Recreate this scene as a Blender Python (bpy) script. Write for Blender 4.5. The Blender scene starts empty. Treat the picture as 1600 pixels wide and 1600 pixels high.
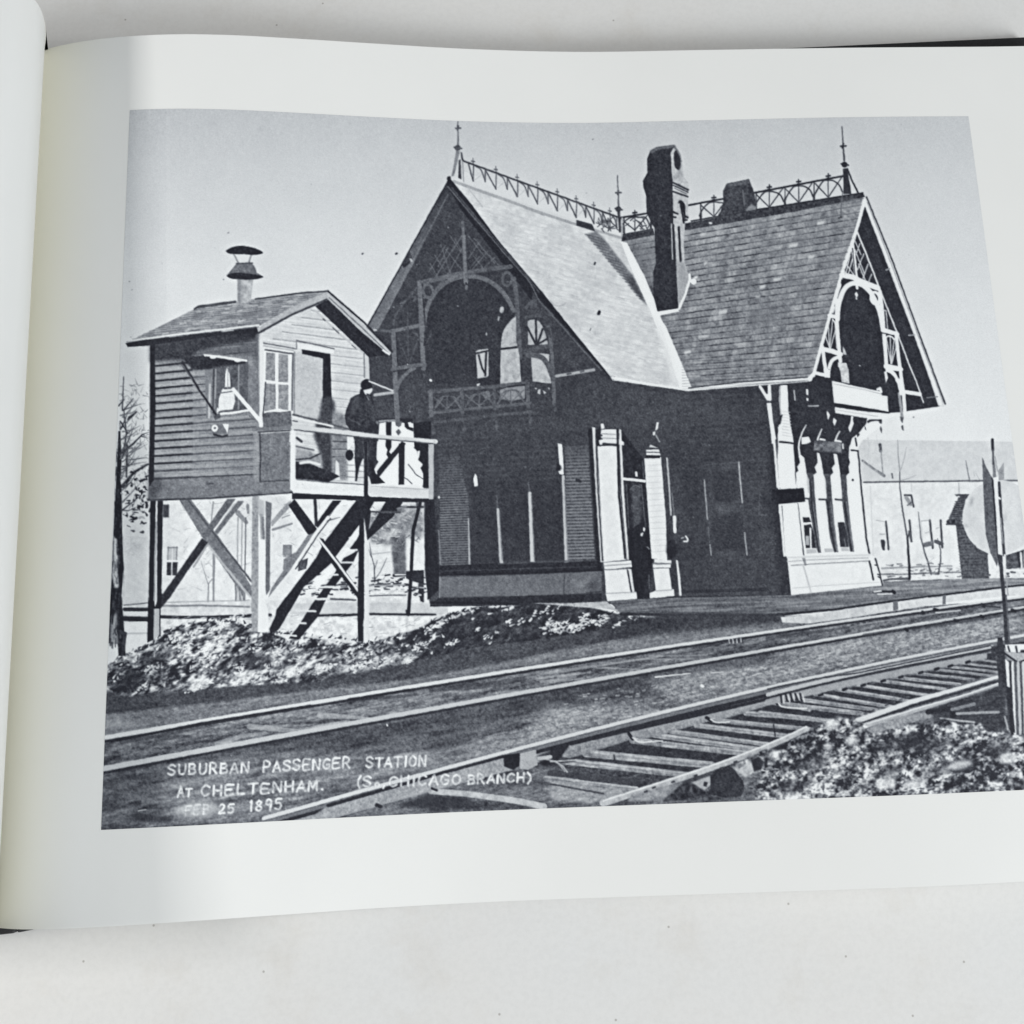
import bpy, math, random
import numpy as np
from mathutils import Matrix, Vector
random.seed(7)
D = bpy.data; scene = bpy.context.scene; COL = scene.collection
MM = 0.001; S = 0.34                      # page-fit units -> metres

# ------------------------------------------------------------------ camera
cam = D.cameras.new('camera'); cam_o = D.objects.new('camera', cam); COL.objects.link(cam_o)
cam.sensor_width = 36.0; cam.lens = 41.39
cam.shift_x = -0.0262; cam.shift_y = -0.05335
cam.clip_start = 0.01; cam.clip_end = 50
Rm = Matrix(((0.99878, 0.02900, -0.04002), (-0.03741, 0.97245, -0.23009), (0.03224, 0.23130, 0.97235)))
cam_o.matrix_world = Matrix.Translation((0, 0, S)) @ Rm.to_4x4()
scene.camera = cam_o
scene.view_settings.view_transform = 'Standard'; scene.view_settings.look = 'None'
scene.view_settings.exposure = 0; scene.view_settings.gamma = 1

# ------------------------------------------------------------------ light
world = D.worlds.new('World'); scene.world = world; world.use_nodes = True
bg = world.node_tree.nodes['Background']; bg.inputs[0].default_value = (0.93, 0.98, 1.0, 1); bg.inputs[1].default_value = 0.26
def lamp(name, loc, aim, sx, sy, power, color):
    l = D.lights.new(name, 'AREA'); l.shape = 'RECTANGLE'; l.size = sx; l.size_y = sy; l.energy = power; l.color = color
    o = D.objects.new(name, l); COL.objects.link(o); o.location = loc
    o.rotation_euler = (Vector(aim) - Vector(loc)).to_track_quat('-Z', 'Y').to_euler()
lamp('window_light', (-1.32, 0.05, 1.40), (0.0, 0.08, 0), 0.25, 0.25, 14.5, (1.0, 0.985, 0.96))
lamp('room_light', (1.35, -1.25, 1.05), (0, 0.1, 0), 1.1, 0.8, 42.5, (0.97, 1.0, 1.01))

# ------------------------------------------------------------------ helpers
def tag(o, label=None, cat=None, kind=None, group=None):
    if label: o['label'] = label
    if cat: o['category'] = cat
    if kind: o['kind'] = kind
    if group: o['group'] = group
    return o
def mesh_obj(name, verts, faces, mat, parent=None, smooth=True):
    me = D.meshes.new(name); me.from_pydata([tuple(v) for v in verts], [], faces); me.update()
    o = D.objects.new(name, me); COL.objects.link(o); me.materials.append(mat)
    if smooth: me.polygons.foreach_set('use_smooth', [True] * len(me.polygons))
    if parent: o.parent = parent
    return o
def grid_obj(name, Parr, mat, parent=None, flip=False):
    nu, nv = Parr.shape[:2]; F = []
    for i in range(nu - 1):
        for j in range(nv - 1):
            a = i * nv + j; q = (a, a + nv, a + nv + 1, a + 1); F.append(q[::-1] if flip else q)
    return mesh_obj(name, Parr.reshape(-1, 3), F, mat, parent)
def new_mat(name):
    m = D.materials.new(name); m.use_nodes = True; nt = m.node_tree
    return m, nt, nt.nodes['Principled BSDF']
def node(nt, t, **k):
    n = nt.nodes.new(t)
    for a, b in k.items(): setattr(n, a, b)
    return n

# ------------------------------------------------------------------ materials
def noise(nt, vec, scale, detail=4, rough=0.55):
    n = node(nt, 'ShaderNodeTexNoise'); n.inputs['Scale'].default_value = scale; n.inputs['Detail'].default_value = detail
    n.inputs['Roughness'].default_value = rough; nt.links.new(vec, n.inputs['Vector']); return n
def ramp(nt, fac, stops, interp='LINEAR'):
    r = node(nt, 'ShaderNodeValToRGB'); r.color_ramp.interpolation = interp
    e = r.color_ramp.elements
    while len(e) < len(stops): e.new(0.5)
    for i, (p, c) in enumerate(stops):
        e[i].position = p; e[i].color = (c[0], c[1], c[2], 1)
    nt.links.new(fac, r.inputs['Fac']); return r
def mixc(nt, a, b, fac, mode='MIX'):
    m = node(nt, 'ShaderNodeMix', data_type='RGBA', blend_type=mode)
    if hasattr(fac, 'links'): nt.links.new(fac, m.inputs['Factor'])
    else: m.inputs['Factor'].default_value = fac
    for s, v in ((m.inputs[6], a), (m.inputs[7], b)):
        if hasattr(v, 'links'): nt.links.new(v, s)
        else: s.default_value = (v[0], v[1], v[2], 1)
    return m.outputs[2]
PAPER = (0.812, 0.813, 0.802)
def paper_material(name, base, amp=0.010, gutter=False):
    m, nt, b = new_mat(name); tc = node(nt, 'ShaderNodeTexCoord').outputs['Object']
    n1 = noise(nt, tc, 28, 3); n2 = noise(nt, tc, 2600, 2, .7)
    lo = tuple(c * (1 - amp) for c in base); hi = tuple(min(c * (1 + amp), .95) for c in base)
    r = ramp(nt, n1.outputs['Fac'], [(.3, lo), (.7, hi)])
    col = mixc(nt, r.outputs['Color'], (.86, .86, .84), n2.outputs['Fac'], 'MULTIPLY'); 
    g = mixc(nt, r.outputs['Color'], col, .22)
    if gutter:                      # warm light bouncing in the gutter, painted into the paper as a yellow tint
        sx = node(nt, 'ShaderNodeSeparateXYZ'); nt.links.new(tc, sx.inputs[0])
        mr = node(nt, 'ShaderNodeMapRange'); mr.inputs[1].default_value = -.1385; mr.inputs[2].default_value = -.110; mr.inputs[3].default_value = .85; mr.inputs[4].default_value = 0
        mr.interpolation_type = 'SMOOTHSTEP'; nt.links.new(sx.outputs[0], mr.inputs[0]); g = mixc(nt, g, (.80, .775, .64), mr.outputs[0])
    nt.links.new(g, b.inputs['Base Color']); b.inputs['Roughness'].default_value = .55
    b.inputs['Specular IOR Level'].default_value = .25
    bp = node(nt, 'ShaderNodeBump'); bp.inputs['Strength'].default_value = .12; bp.inputs['Distance'].default_value = .0001
    nt.links.new(n2.outputs['Fac'], bp.inputs['Height']); nt.links.new(bp.outputs['Normal'], b.inputs['Normal'])
    return m
M_PAPER = paper_material('coated_paper', PAPER); M_PAPER_R = paper_material('coated_paper_painted_gutter_glow', PAPER, .010, True)
def edge_material():
    m, nt, b = new_mat('page_edges'); tc = node(nt, 'ShaderNodeTexCoord').outputs['Object']
    w = node(nt, 'ShaderNodeTexWave', wave_type='BANDS', bands_direction='Z'); w.inputs['Scale'].default_value = 900
    w.inputs['Distortion'].default_value = 3; w.inputs['Detail'].default_value = 2; nt.links.new(tc, w.inputs['Vector'])
    r = ramp(nt, w.outputs['Fac'], [(0, (.42, .41, .37)), (1, (.80, .79, .74))])
    nt.links.new(r.outputs['Color'], b.inputs['Base Color']); b.inputs['Roughness'].default_value = .8
    return m
M_EDGE = edge_material()
def cover_material():
    m, nt, b = new_mat('black_cloth_board'); tc = node(nt, 'ShaderNodeTexCoord').outputs['Object']
    n = noise(nt, tc, 1800, 3); r = ramp(nt, n.outputs['Fac'], [(.3, (.006, .006, .008)), (.75, (.022, .022, .024))])
    nt.links.new(r.outputs['Color'], b.inputs['Base Color']); b.inputs['Roughness'].default_value = .65
    bp = node(nt, 'ShaderNodeBump'); bp.inputs['Strength'].default_value = .4; bp.inputs['Distance'].default_value = .0002
    nt.links.new(n.outputs['Fac'], bp.inputs['Height']); nt.links.new(bp.outputs['Normal'], b.inputs['Normal'])
    return m
M_COVER = cover_material()
def table_material():
    m, nt, b = new_mat('worn_white_tabletop'); tc = node(nt, 'ShaderNodeTexCoord').outputs['Object']
    base = ramp(nt, noise(nt, tc, 9, 5, .6).outputs['Fac'], [(.28, (.705, .690, .672)), (.50, (.715, .708, .698)), (.72, (.715, .718, .718))])
    smear = ramp(nt, noise(nt, tc, 45, 6, .65).outputs['Fac'], [(.54, (1, 1, 1)), (.76, (.88, .85, .81))])
    c = mixc(nt, base.outputs['Color'], smear.outputs['Color'], .5, 'MULTIPLY')
    mp = node(nt, 'ShaderNodeMapping'); mp.inputs['Rotation'].default_value = (0, 0, -.75); mp.inputs['Scale'].default_value = (60, 900, 60)
    nt.links.new(tc, mp.inputs['Vector']); mp.inputs['Scale'].default_value = (40, 260, 40)
    sc = ramp(nt, noise(nt, mp.outputs['Vector'], 1, 3, .6).outputs['Fac'], [(.62, (1, 1, 1)), (.80, (.90, .89, .88))])
    c = mixc(nt, c, sc.outputs['Color'], .16, 'MULTIPLY')
    vo = node(nt, 'ShaderNodeTexVoronoi', voronoi_dimensions='2D'); vo.inputs['Scale'].default_value = 62; nt.links.new(tc, vo.inputs['Vector'])
    dots = ramp(nt, vo.outputs['Distance'], [(.012, (.60, .58, .56)), (.026, (1, 1, 1))])
    sel = node(nt, 'ShaderNodeSeparateColor'); nt.links.new(vo.outputs['Color'], sel.inputs['Color'])
    gt = node(nt, 'ShaderNodeMath', operation='GREATER_THAN'); gt.inputs[1].default_value = .76; nt.links.new(sel.outputs[0], gt.inputs[0])
    c = mixc(nt, c, mixc(nt, c, dots.outputs['Color'], 1.0, 'MULTIPLY'), gt.outputs[0])
    fine = noise(nt, tc, 700, 4, .7)
    c = mixc(nt, c, ramp(nt, fine.outputs['Fac'], [(.3, (.90, .90, .90)), (.6, (1, 1, 1))]).outputs['Color'], .5, 'MULTIPLY')
    nt.links.new(c, b.inputs['Base Color']); b.inputs['Roughness'].default_value = .5; b.inputs['Specular IOR Level'].default_value = .3
    bp = node(nt, 'ShaderNodeBump'); bp.inputs['Strength'].default_value = .10; bp.inputs['Distance'].default_value = .0004
    nt.links.new(noise(nt, mp.outputs['Vector'], .6, 5, .7).outputs['Fac'], bp.inputs['Height']); nt.links.new(bp.outputs['Normal'], b.inputs['Normal'])
    return m
M_TABLE = table_material()
def ink_material():
    # halftone ink on coated paper: the 'ink' attribute holds the printed tone of every point of the sheet
    m, nt, b = new_mat('printed_halftone_ink'); tc = node(nt, 'ShaderNodeTexCoord').outputs['Object']
    at = node(nt, 'ShaderNodeAttribute', attribute_name='ink', attribute_type='GEOMETRY')
    r = ramp(nt, at.outputs['Fac'], [(0, (.002, .002, .007)), (.03, (.028, .030, .041)), (.12, (.110, .117, .137)), (.28, (.245, .257, .284)), (.60, (.548, .564, .588)), (1, (.910, .926, .936))])
    n2 = noise(nt, tc, 3000, 2, .7)
    g = mixc(nt, r.outputs['Color'], ramp(nt, n2.outputs['Fac'], [(.3, (.86, .86, .86)), (.7, (1.06, 1.06, 1.06))]).outputs['Color'], .6, 'MULTIPLY')
    nt.links.new(g, b.inputs['Base Color']); b.inputs['Roughness'].default_value = .48; b.inputs['Specular IOR Level'].default_value = .28
    return m
M_INK = ink_material()

# ------------------------------------------------------------------ tabletop (the setting)
def slab(name, x0, x1, y0, y1, z0, z1, mat, parent=None, bev=0.0):
    o = mesh_obj(name, [(x, y, z) for z in (z0, z1) for y in (y0, y1) for x in (x0, x1)],
                 [(0, 2, 3, 1), (4, 5, 7, 6), (0, 1, 5, 4), (2, 6, 7, 3), (0, 4, 6, 2), (1, 3, 7, 5)], mat, parent, False)
    if bev:
        b = o.modifiers.new('bevel', 'BEVEL'); b.width = bev; b.segments = 3
    return o
ZT = -9.0 * MM
tag(slab('tabletop', -.9, .9, -.75, .8, ZT - .03, ZT, M_TABLE, None, .003), kind='structure')

# ------------------------------------------------------------------ the open book
K = np.array([0, .03, .06, .1, .14, .18, .24, .31, .40, .5, .62, .75, .9])
ZTOP = np.array([.01656, .02678, .03359, .03791, .03838, .03558, .02799, .01807, .00711, .00089, .00166, .00261, 0])
ZBOT = np.array([.0088, .02448, .03129, .03141, .02648, .02013, .00897, -.00376, -.01102, -.00747, .00105, .0087, 0])
S0, ML, PW, YT, PH, MT, MB = -.40926, .09325, .77771, .55710, .61543, .07406, .07111
GT, GB = YT + MT, YT - PH - MB
SG = np.linspace(0, 1.0, 401)
def hermite(zk, s):
    m = np.gradient(zk, K); i = np.clip(np.searchsorted(K, s) - 1, 0, len(K) - 2); h = K[i + 1] - K[i]; t = np.clip((s - K[i]) / h, 0, 1)
    r = (2*t**3 - 3*t**2 + 1)*zk[i] + (t**3 - 2*t**2 + t)*h*m[i] + (-2*t**3 + 3*t**2)*zk[i+1] + (t**3 - t**2)*h*m[i+1]
    return np.where(s > K[-1], zk[-1], r)
_zt, _zb = hermite(ZTOP, SG), hermite(ZBOT, SG)
def arcx(z):
    ds = SG[1] - SG[0]; x = np.append(0, np.cumsum(np.sqrt(np.maximum(ds*ds - np.diff(z)**2, 1e-8)))); return x - np.interp(.9, SG, x) + .9
_xt, _xb = arcx(_zt), arcx(_zb)
def page(s, y, lift=0.0):
    """point of the right-hand page: s = arc length from the gutter, y = height on the page (fit units) -> metres"""
    v = np.clip((YT - y) / PH, -.3, 1.3); at = lambda A: np.interp(s, SG, A)
    x = at(_xt)*(1 - v) + at(_xb)*v; z = at(_zt)*(1 - v) + at(_zb)*v
    return np.stack([(S0 + x)*S, y*S + 0*s, z*S + lift], -1)

book = D.objects.new('open_book', None); COL.objects.link(book); book.location = (0, 0, 0)
tag(book, 'open black-bound book showing a black and white railway station photograph on its white page', 'book')
SMAX = .957
ss = np.linspace(0, SMAX, 141); yy = np.linspace(GB, GT, 61)
SSg, YYg = np.meshgrid(ss, yy, indexing='ij')
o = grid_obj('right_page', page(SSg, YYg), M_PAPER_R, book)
tag(o, 'white glossy right-hand page arching up out of the gutter')
# the stack of leaves below it, down to the cover
ZC = -6.0 * MM
def block(name, inset, lift, parent):
    s = np.linspace(0, SMAX - inset/S, 101); y0, y1 = GB + inset/S, GT - inset/S
    V = []; F = []
    T0 = page(s, np.full_like(s, y0), lift); T1 = page(s, np.full_like(s, y1), lift)
    n = len(s)
    for row, zz in ((T0, None), (T1, None), (T0, ZC), (T1, ZC)):
        for p in row: V.append((p[0], p[1], p[2] if zz is None else zz))
    for i in range(n - 1):
        F.append((i, i+1, n+i+1, n+i)); F.append((2*n+i, 2*n+i+1, i+1, i)); F.append((n+i, n+i+1, 3*n+i+1, 3*n+i))
    F.append((n-1, 3*n-1, 4*n-1, 2*n-1)); F.append((0, n, 3*n, 2*n))
    return mesh_obj(name, V, F, M_EDGE, parent, False)
tag(block('page_block', .45*MM, -.35*MM, book), 'stack of leaves under the right-hand page')
# the left-hand leaves: they stand up out of the gutter, bulge over it and fall away to the left
prof = np.array([(-1.0, 2.0), (.2, 5.5), (1.6, 7.5), (4.0, 12.4), (5.9, 17.4), (7.1, 21.3), (8.0, 25.5), (8.3, 29.2), (8.1, 32), (6.7, 40), (2.5, 47.5), (-4, 54), (-14, 60), (-30, 64), (-60, 63), (-110, 55), (-170, 44), (-230, 34)], float)
def resample(p, n):
    t = np.append(0, np.cumsum(np.hypot(*np.diff(p, axis=0).T))); q = np.linspace(0, t[-1], n)
    # smooth (Catmull-Rom like) resampling
    m = np.gradient(p, t, axis=0); i = np.clip(np.searchsorted(t, q) - 1, 0, len(t) - 2); h = (t[i+1] - t[i]); u = ((q - t[i]) / h)[:, None]; h = h[:, None]
    return (2*u**3 - 3*u**2 + 1)*p[i] + (u**3 - 2*u**2 + u)*h*m[i] + (-2*u**3 + 3*u**2)*p[i+1] + (u**3 - u**2)*h*m[i+1]
pr = resample(prof, 220)
def left_pt(k, y, off=0.0):
    v = (GT - y) / (GT - GB); c0 = page(np.array([0.]), np.array([y]))[0]
    g = 1 + LEFT_TWIST * v * np.clip((pr[k, 1] - 20) / 40, 0, 1)
    return (c0[0] + pr[k, 0]*MM, y*S, (pr[k, 1]*g)*MM + (c0[2] - 5.95*MM)*np.clip(1 - pr[k, 1]/20, 0, 1) + off)
LEFT_TWIST = .38
yl = np.linspace(GB, GT, 41)
tag(grid_obj('left_page', np.array([[left_pt(k, y) for y in yl] for k in range(len(pr))]), M_PAPER, book), 'plain white left-hand page curling up beside the gutter')
V = []; F = []; n = len(pr)
for y in (GB + .001, GT - .001):
    for k in range(n): V.append(left_pt(k, y, -.5*MM))
for y in (GB + .001, GT - .001):
    for k in range(n):
        p = left_pt(k, y); V.append((min(p[0], -.1376 + (-1)*MM) if k < 120 else p[0], y*S, ZC))
for i in range(n - 1):
    F += [(i, i+1, 2*n+i+1, 2*n+i), (n+i, n+i+1, 3*n+i+1, 3*n+i)]
F.append((n-1, 2*n-1, 4*n-1, 3*n-1))
tag(mesh_obj('left_page_block', V, F, M_EDGE, book, False), 'thick stack of leaves under the left-hand page')
# black cover boards; the right board peeps out above the page and at the foot of the spine
def board(name, pts, label):
    n = len(pts); V = [(x*MM, y*MM, z) for z in (ZT + .0002, ZC) for x, y in pts]
    F = [tuple(range(n))[::-1], tuple(range(n, 2*n))] + [(i, (i+1) % n, n + (i+1) % n, n + i) for i in range(n)]
    o = mesh_obj(name, V, F, M_COVER, book, False); b = o.modifiers.new('bevel', 'BEVEL'); b.width = .7*MM; b.segments = 3
    return tag(o, label)
board('cover_board', [(-133, -46.9), (-126, -45.8), (-95, -43.2), (-40, -40), (160, -40), (183.5, -41), (183.5, 222.05), (93.4, 218.95), (20, 214), (-60, 206), (-133, 203)], 'black back cover board under the right-hand leaves')
board('spine_strip', [(-150, -48), (-133.3, -46.9), (-133.3, 203), (-150, 203)], 'black spine of the cover at the gutter')
board('front_cover_board', [(-375, -49), (-150.3, -48), (-150.3, 216), (-375, 219)], 'black front cover board under the left-hand leaves')

# ------------------------------------------------------------------ the printed photograph, drawn as tones of ink
# A small scan-line painter: shapes are laid down back to front on a sheet of tones (0 black .. 255 paper white);
# a second sheet remembers which depicted thing each spot belongs to.
OX, OY, CW, CH = 140, 150, 1545, 1170
TONE = np.full((CH, CW), 205.0); PART = np.zeros((CH, CW), np.int16)
GX, GY = np.meshgrid(np.arange(CW) + OX + .5, np.arange(CH) + OY + .5)
VIEW = dict(A=(180, 360), B=(400, 440), C=(160, 640), D=(400, 660), E=(550, 170), F=(550, 420), G=(820, 200), H=(1080, 200), I=(820, 440),
            J=(1060, 460), K=(1240, 300), M=(1240, 540), N=(640, 660), O=(900, 660), Q=(1150, 680), R=(1300, 680))
VIEW8 = dict(X=(1190, 590, 8.), Y=(1210, 720, 10.))
VIEW4 = dict(S=(140, 880), T=(500, 900), U=(860, 900), W=(1200, 900))
def pts(s):
    """'A 1 2 3 4' -> points measured on enlargement A; without a letter, plain sheet units"""
    if not isinstance(s, str): return np.asarray(s, float)
    out = []; ox = oy = 0.0; k = 1.0; nums = []
    for w in s.split():
        if w in VIEW: ox, oy = VIEW[w]; k = 1600/300
        elif w in VIEW4: ox, oy = VIEW4[w]; k = 4.0
        elif w in VIEW8: ox, oy, k = VIEW8[w]
        elif w == '.': ox = oy = 0; k = 1.0
        else:
            nums.append(float(w))
            if len(nums) == 2: out.append((ox + nums[0]/k, oy + nums[1]/k)); nums = []
    return np.array(out)
TAGS = ['sky']
def tid(t):
    if t not in TAGS: TAGS.append(t)
    return TAGS.index(t)
def put(t, val, cov, y0, x0, alpha=1.0, keep=False):
    h, w = cov.shape; sl = (slice(y0, y0 + h), slice(x0, x0 + w)); a = cov * alpha
    v = val[sl] if isinstance(val, np.ndarray) else val
    TONE[sl] = TONE[sl]*(1 - a) + v*a
    if t and not keep:
        PART[sl][cov > .45] = tid(t)
def cover_poly(p, soft=0):
    x0 = max(int(p[:, 0].min()) - 2 - OX, 0); x1 = min(int(p[:, 0].max()) + 3 - OX, CW); y0 = max(int(p[:, 1].min()) - 2 - OY, 0); y1 = min(int(p[:, 1].max()) + 3 - OY, CH)
    if x1 <= x0 or y1 <= y0: return None
    w = x1 - x0; cov = np.zeros((y1 - y0, w)); a = p; b = np.roll(p, -1, 0); xx = np.arange(w)
    for r in range(y1 - y0):
        for sub in (.1667, .5, .8333):
            Y = y0 + OY + r + sub; m = (a[:, 1] <= Y) != (b[:, 1] <= Y)
            if not m.any(): continue
            A, B = a[m], b[m]; X = np.sort(A[:, 0] + (Y - A[:, 1])/(B[:, 1] - A[:, 1])*(B[:, 0] - A[:, 0])) - x0 - OX
            for i in range(0, len(X) - 1, 2): cov[r] += np.clip(np.minimum(xx + 1, X[i+1]) - np.maximum(xx, X[i]), 0, 1)/3
    return np.clip(cov, 0, 1), y0, x0
def blur(a, s):
    r = max(int(3*s), 1); k = np.exp(-.5*(np.arange(-r, r+1)/s)**2); k /= k.sum()
    p = np.pad(a, r, mode='edge'); p = sum(k[i]*p[i:i + a.shape[0]] for i in range(2*r+1)); return sum(k[i]*p[:, i:i + a.shape[1]] for i in range(2*r+1))
def P(t, val, s, soft=0, alpha=1.0, keep=False):
    c = cover_poly(pts(s))
    if c is None: return
    cov, y0, x0 = c
    if soft:
        pad = int(3*soft); big = np.zeros((CH + 2*pad, CW + 2*pad)); 
        ya, xa = max(y0 - pad, 0), max(x0 - pad, 0); yb, xb = min(y0 + cov.shape[0] + pad, CH), min(x0 + cov.shape[1] + pad, CW)
        full = np.zeros((yb - ya, xb - xa)); full[y0-ya:y0-ya+cov.shape[0], x0-xa:x0-xa+cov.shape[1]] = cov
        cov, y0, x0 = blur(full, soft), ya, xa
    put(t, val, cov, y0, x0, alpha, keep)
def L(t, val, s, w, w1=None, alpha=1.0, keep=False, soft=0.):
    p = pts(s); w1 = w if w1 is None else w1
    x0 = max(int(p[:, 0].min() - w) - 3 - OX, 0); x1 = min(int(p[:, 0].max() + w) + 4 - OX, CW); y0 = max(int(p[:, 1].min() - w) - 3 - OY, 0); y1 = min(int(p[:, 1].max() + w) + 4 - OY, CH)
    if x1 <= x0 or y1 <= y0: return
    cov = np.zeros((y1 - y0, x1 - x0)); seg = np.hypot(*np.diff(p, axis=0).T); tt = np.append(0, np.cumsum(seg))/max(seg.sum(), 1e-6)
    for i in range(len(p) - 1):
        ax0 = max(int(min(p[i, 0], p[i+1, 0]) - w) - 3 - OX, x0); ax1 = min(int(max(p[i, 0], p[i+1, 0]) + w) + 4 - OX, x1)
        ay0 = max(int(min(p[i, 1], p[i+1, 1]) - w) - 3 - OY, y0); ay1 = min(int(max(p[i, 1], p[i+1, 1]) + w) + 4 - OY, y1)
        if ax1 <= ax0 or ay1 <= ay0: continue
        X = GX[ay0:ay1, ax0:ax1]; Y = GY[ay0:ay1, ax0:ax1]; d = p[i+1] - p[i]; u = np.clip(((X - p[i, 0])*d[0] + (Y - p[i, 1])*d[1])/max(d @ d, 1e-9), 0, 1)
        dist = np.hypot(X - p[i, 0] - u*d[0], Y - p[i, 1] - u*d[1]); ww = w + (w1 - w)*(tt[i] + u*(tt[i+1] - tt[i]))
        c = np.clip(ww/2 - dist + .5, 0, 1)*np.minimum(ww, 1); q = cov[ay0-y0:ay1-y0, ax0-x0:ax1-x0]; np.maximum(q, c, out=q)
    put(t, val, cov, y0, x0, alpha, keep)
def ell(cx, cy, rx, ry, a0=0, a1=360, rot=0, n=28):
    a = np.radians(np.linspace(a0, a1, n)); x, y = rx*np.cos(a), ry*np.sin(a); r = math.radians(rot)
    return np.stack([cx + x*math.cos(r) - y*math.sin(r), cy + x*math.sin(r) + y*math.cos(r)], 1)
def curve(s, n=10):
    p = pts(s); t = np.arange(len(p)); q = np.linspace(0, len(p) - 1, (len(p) - 1)*n + 1); m = np.gradient(p, axis=0)
    i = np.clip(q.astype(int), 0, len(p) - 2); u = (q - i)[:, None]
    return (2*u**3 - 3*u**2 + 1)*p[i] + (u**3 - 2*u**2 + u)*m[i] + (-2*u**3 + 3*u**2)*p[i+1] + (u**3 - u**2)*m[i+1]
def vn(x, y, seed):
    g = np.random.RandomState(seed).rand(257, 257); xi = np.floor(x).astype(int); yi = np.floor(y).astype(int); fx = x - xi; fy = y - yi
    fx = fx*fx*(3 - 2*fx); fy = fy*fy*(3 - 2*fy); xi %= 256; yi %= 256
    return (g[yi, xi]*(1 - fx) + g[yi, xi+1]*fx)*(1 - fy) + (g[yi+1, xi]*(1 - fx) + g[yi+1, xi+1]*fx)*fy - .5
def fbm(sx, sy, seed, rot=0, octv=3, gain=.55):
    r = math.radians(rot); x = (GX*math.cos(r) + GY*math.sin(r))/sx; y = (-GX*math.sin(r) + GY*math.cos(r))/sy; o = 0; a = 1
    for k in range(octv): o = o + a*vn(x*2**k, y*2**k, seed + k); a *= gain
    return o
def lerp(a, b, t): return (np.asarray(a)*(1 - t) + np.asarray(b)*t)
def Qd(quad, u, v):
    """point in a quad (tl, tr, br, bl)"""
    a, b, c, d = quad; return lerp(lerp(a, b, u), lerp(d, c, u), v)
rng = random.Random(5)

N1 = fbm(6, 6, 11); N2 = fbm(3, 3, 21, octv=2); N3 = fbm(60, 60, 31); NST = .8*fbm(60, 7, 41, -10, 3, .6) + .35*fbm(9, 4, 45, -10, 3, .7); NST2 = .5*fbm(26, 3, 51, -12, 3, .6) + .75*fbm(5, 2.6, 55, -10, 3, .75)
NHEAP = .6*fbm(40, 15, 61, -34, 2, .6) + .75*fbm(9, 4.2, 65, -34, 2, .7); NHEAP2 = fbm(10, 5, 71, -24, 3, .8); NSNOW = .75*fbm(36, 20, 81, -20, 2, .6) + .8*fbm(6.5, 5, 85, -20, 2, .7)

# --- sky and far background
TONE[:] = np.interp(GY, [170, 260, 400, 560, 660, 760], [189, 199, 207, 215, 220, 221]) + 3*N3 - 10*np.clip((1513 - GX)/1400, 0, 1)*np.clip((420 - GY)/300, 0, 1)
TONE[:] += np.where(GX < 260, -3, 0)
sky_specks = [(566, 397, 2.2, 50), (618.5, 397, 2.6, 25), (926, 218, 1.5, 110), (349, 437, 1.3, 110), (356, 364, 2, 150), (202, 440, 1.5, 130), (206, 453, 1.5, 150), (1427, 652, 1.6, 120), (916, 302, 1.5, 165), (204, 527, 1.4, 140)]
for x, y, r, v in sky_specks: L(None, v, [(x, y), (x + r*.6, y - r*.3)], r)
# right-hand distance: pale house with roof
P('house', 203 + 10*N1, '. 1338 687 1583 690 1592 752 1346 754')
P('house', 219 + 12*N1 + 10*N3, '. 1345 754 1593 751 1606 905 1365 912 1350 800')
L('house', 92, 'R 265 392 700 386 1260 380 1560 378', 2.4)
L('house', 120, 'R 255 212 330 270 435 338', 3.6, 4.6); L('house', 70, 'R 400 80 405 130', 4.6); L('house', 150, 'R 408 130 425 330', 2.2)
P('house', 196, 'R 250 220 430 345 270 375', soft=2, alpha=.6)
for s, v, w in (('R 605 500 660 500 680 595', 70, 3), ('R 620 520 655 575', 150, 6), ('R 630 585 660 560', 110, 2), ('R 450 720 470 950', 70, 3), ('R 370 710 440 720', 180, 1.5), ('R 400 825 440 825', 160, 1.5),
                ('R 645 710 662 885', 75, 3.2), ('R 815 710 840 940', 70, 3.2), ('R 905 710 920 935', 70, 3.2), ('R 740 715 810 710', 170, 1.5), ('R 740 720 760 950', 190, 1.5), ('R 770 915 830 900', 110, 7), ('R 865 885 915 905', 90, 6), ('R 780 815 815 805', 170, 1.5),
                ('R 870 780 890 770', 180, 2), ('R 1055 400 1060 480', 165, 1.5), ('R 500 320 506 355', 100, 2.4), ('R 660 400 665 470', 190, 1.3)):
    L('house', v, s, w)
P('house', 62, ell(1380, 850, 3.2, 7)); L('house', 60, '. 1378 845 1381 858', 4)
L('house', 205, '. 1360 760 1366 900', 2)
# fence lines, snow in the distance at right
P('snow', 216 + 22*N1, 'R 400 1100 1600 1080 1600 1200 430 1215')
L('snow', 150 , 'R 415 1110 520 1105 700 1098 1000 1090', 3, 2); L('snow', 120, 'R 410 1158 600 1160 900 1145 1090 1142', 2.2); L('snow', 85, 'R 430 1212 480 1200 560 1196 640 1198', 3, 4)
for i in range(60):
    x = rng.uniform(1385, 1500); y = rng.uniform(880, 903); L('snow', rng.choice([120, 150, 90, 190]), [(x, y), (x + rng.uniform(2, 8), y + rng.uniform(-2, 1))], rng.uniform(1, 2))
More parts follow.
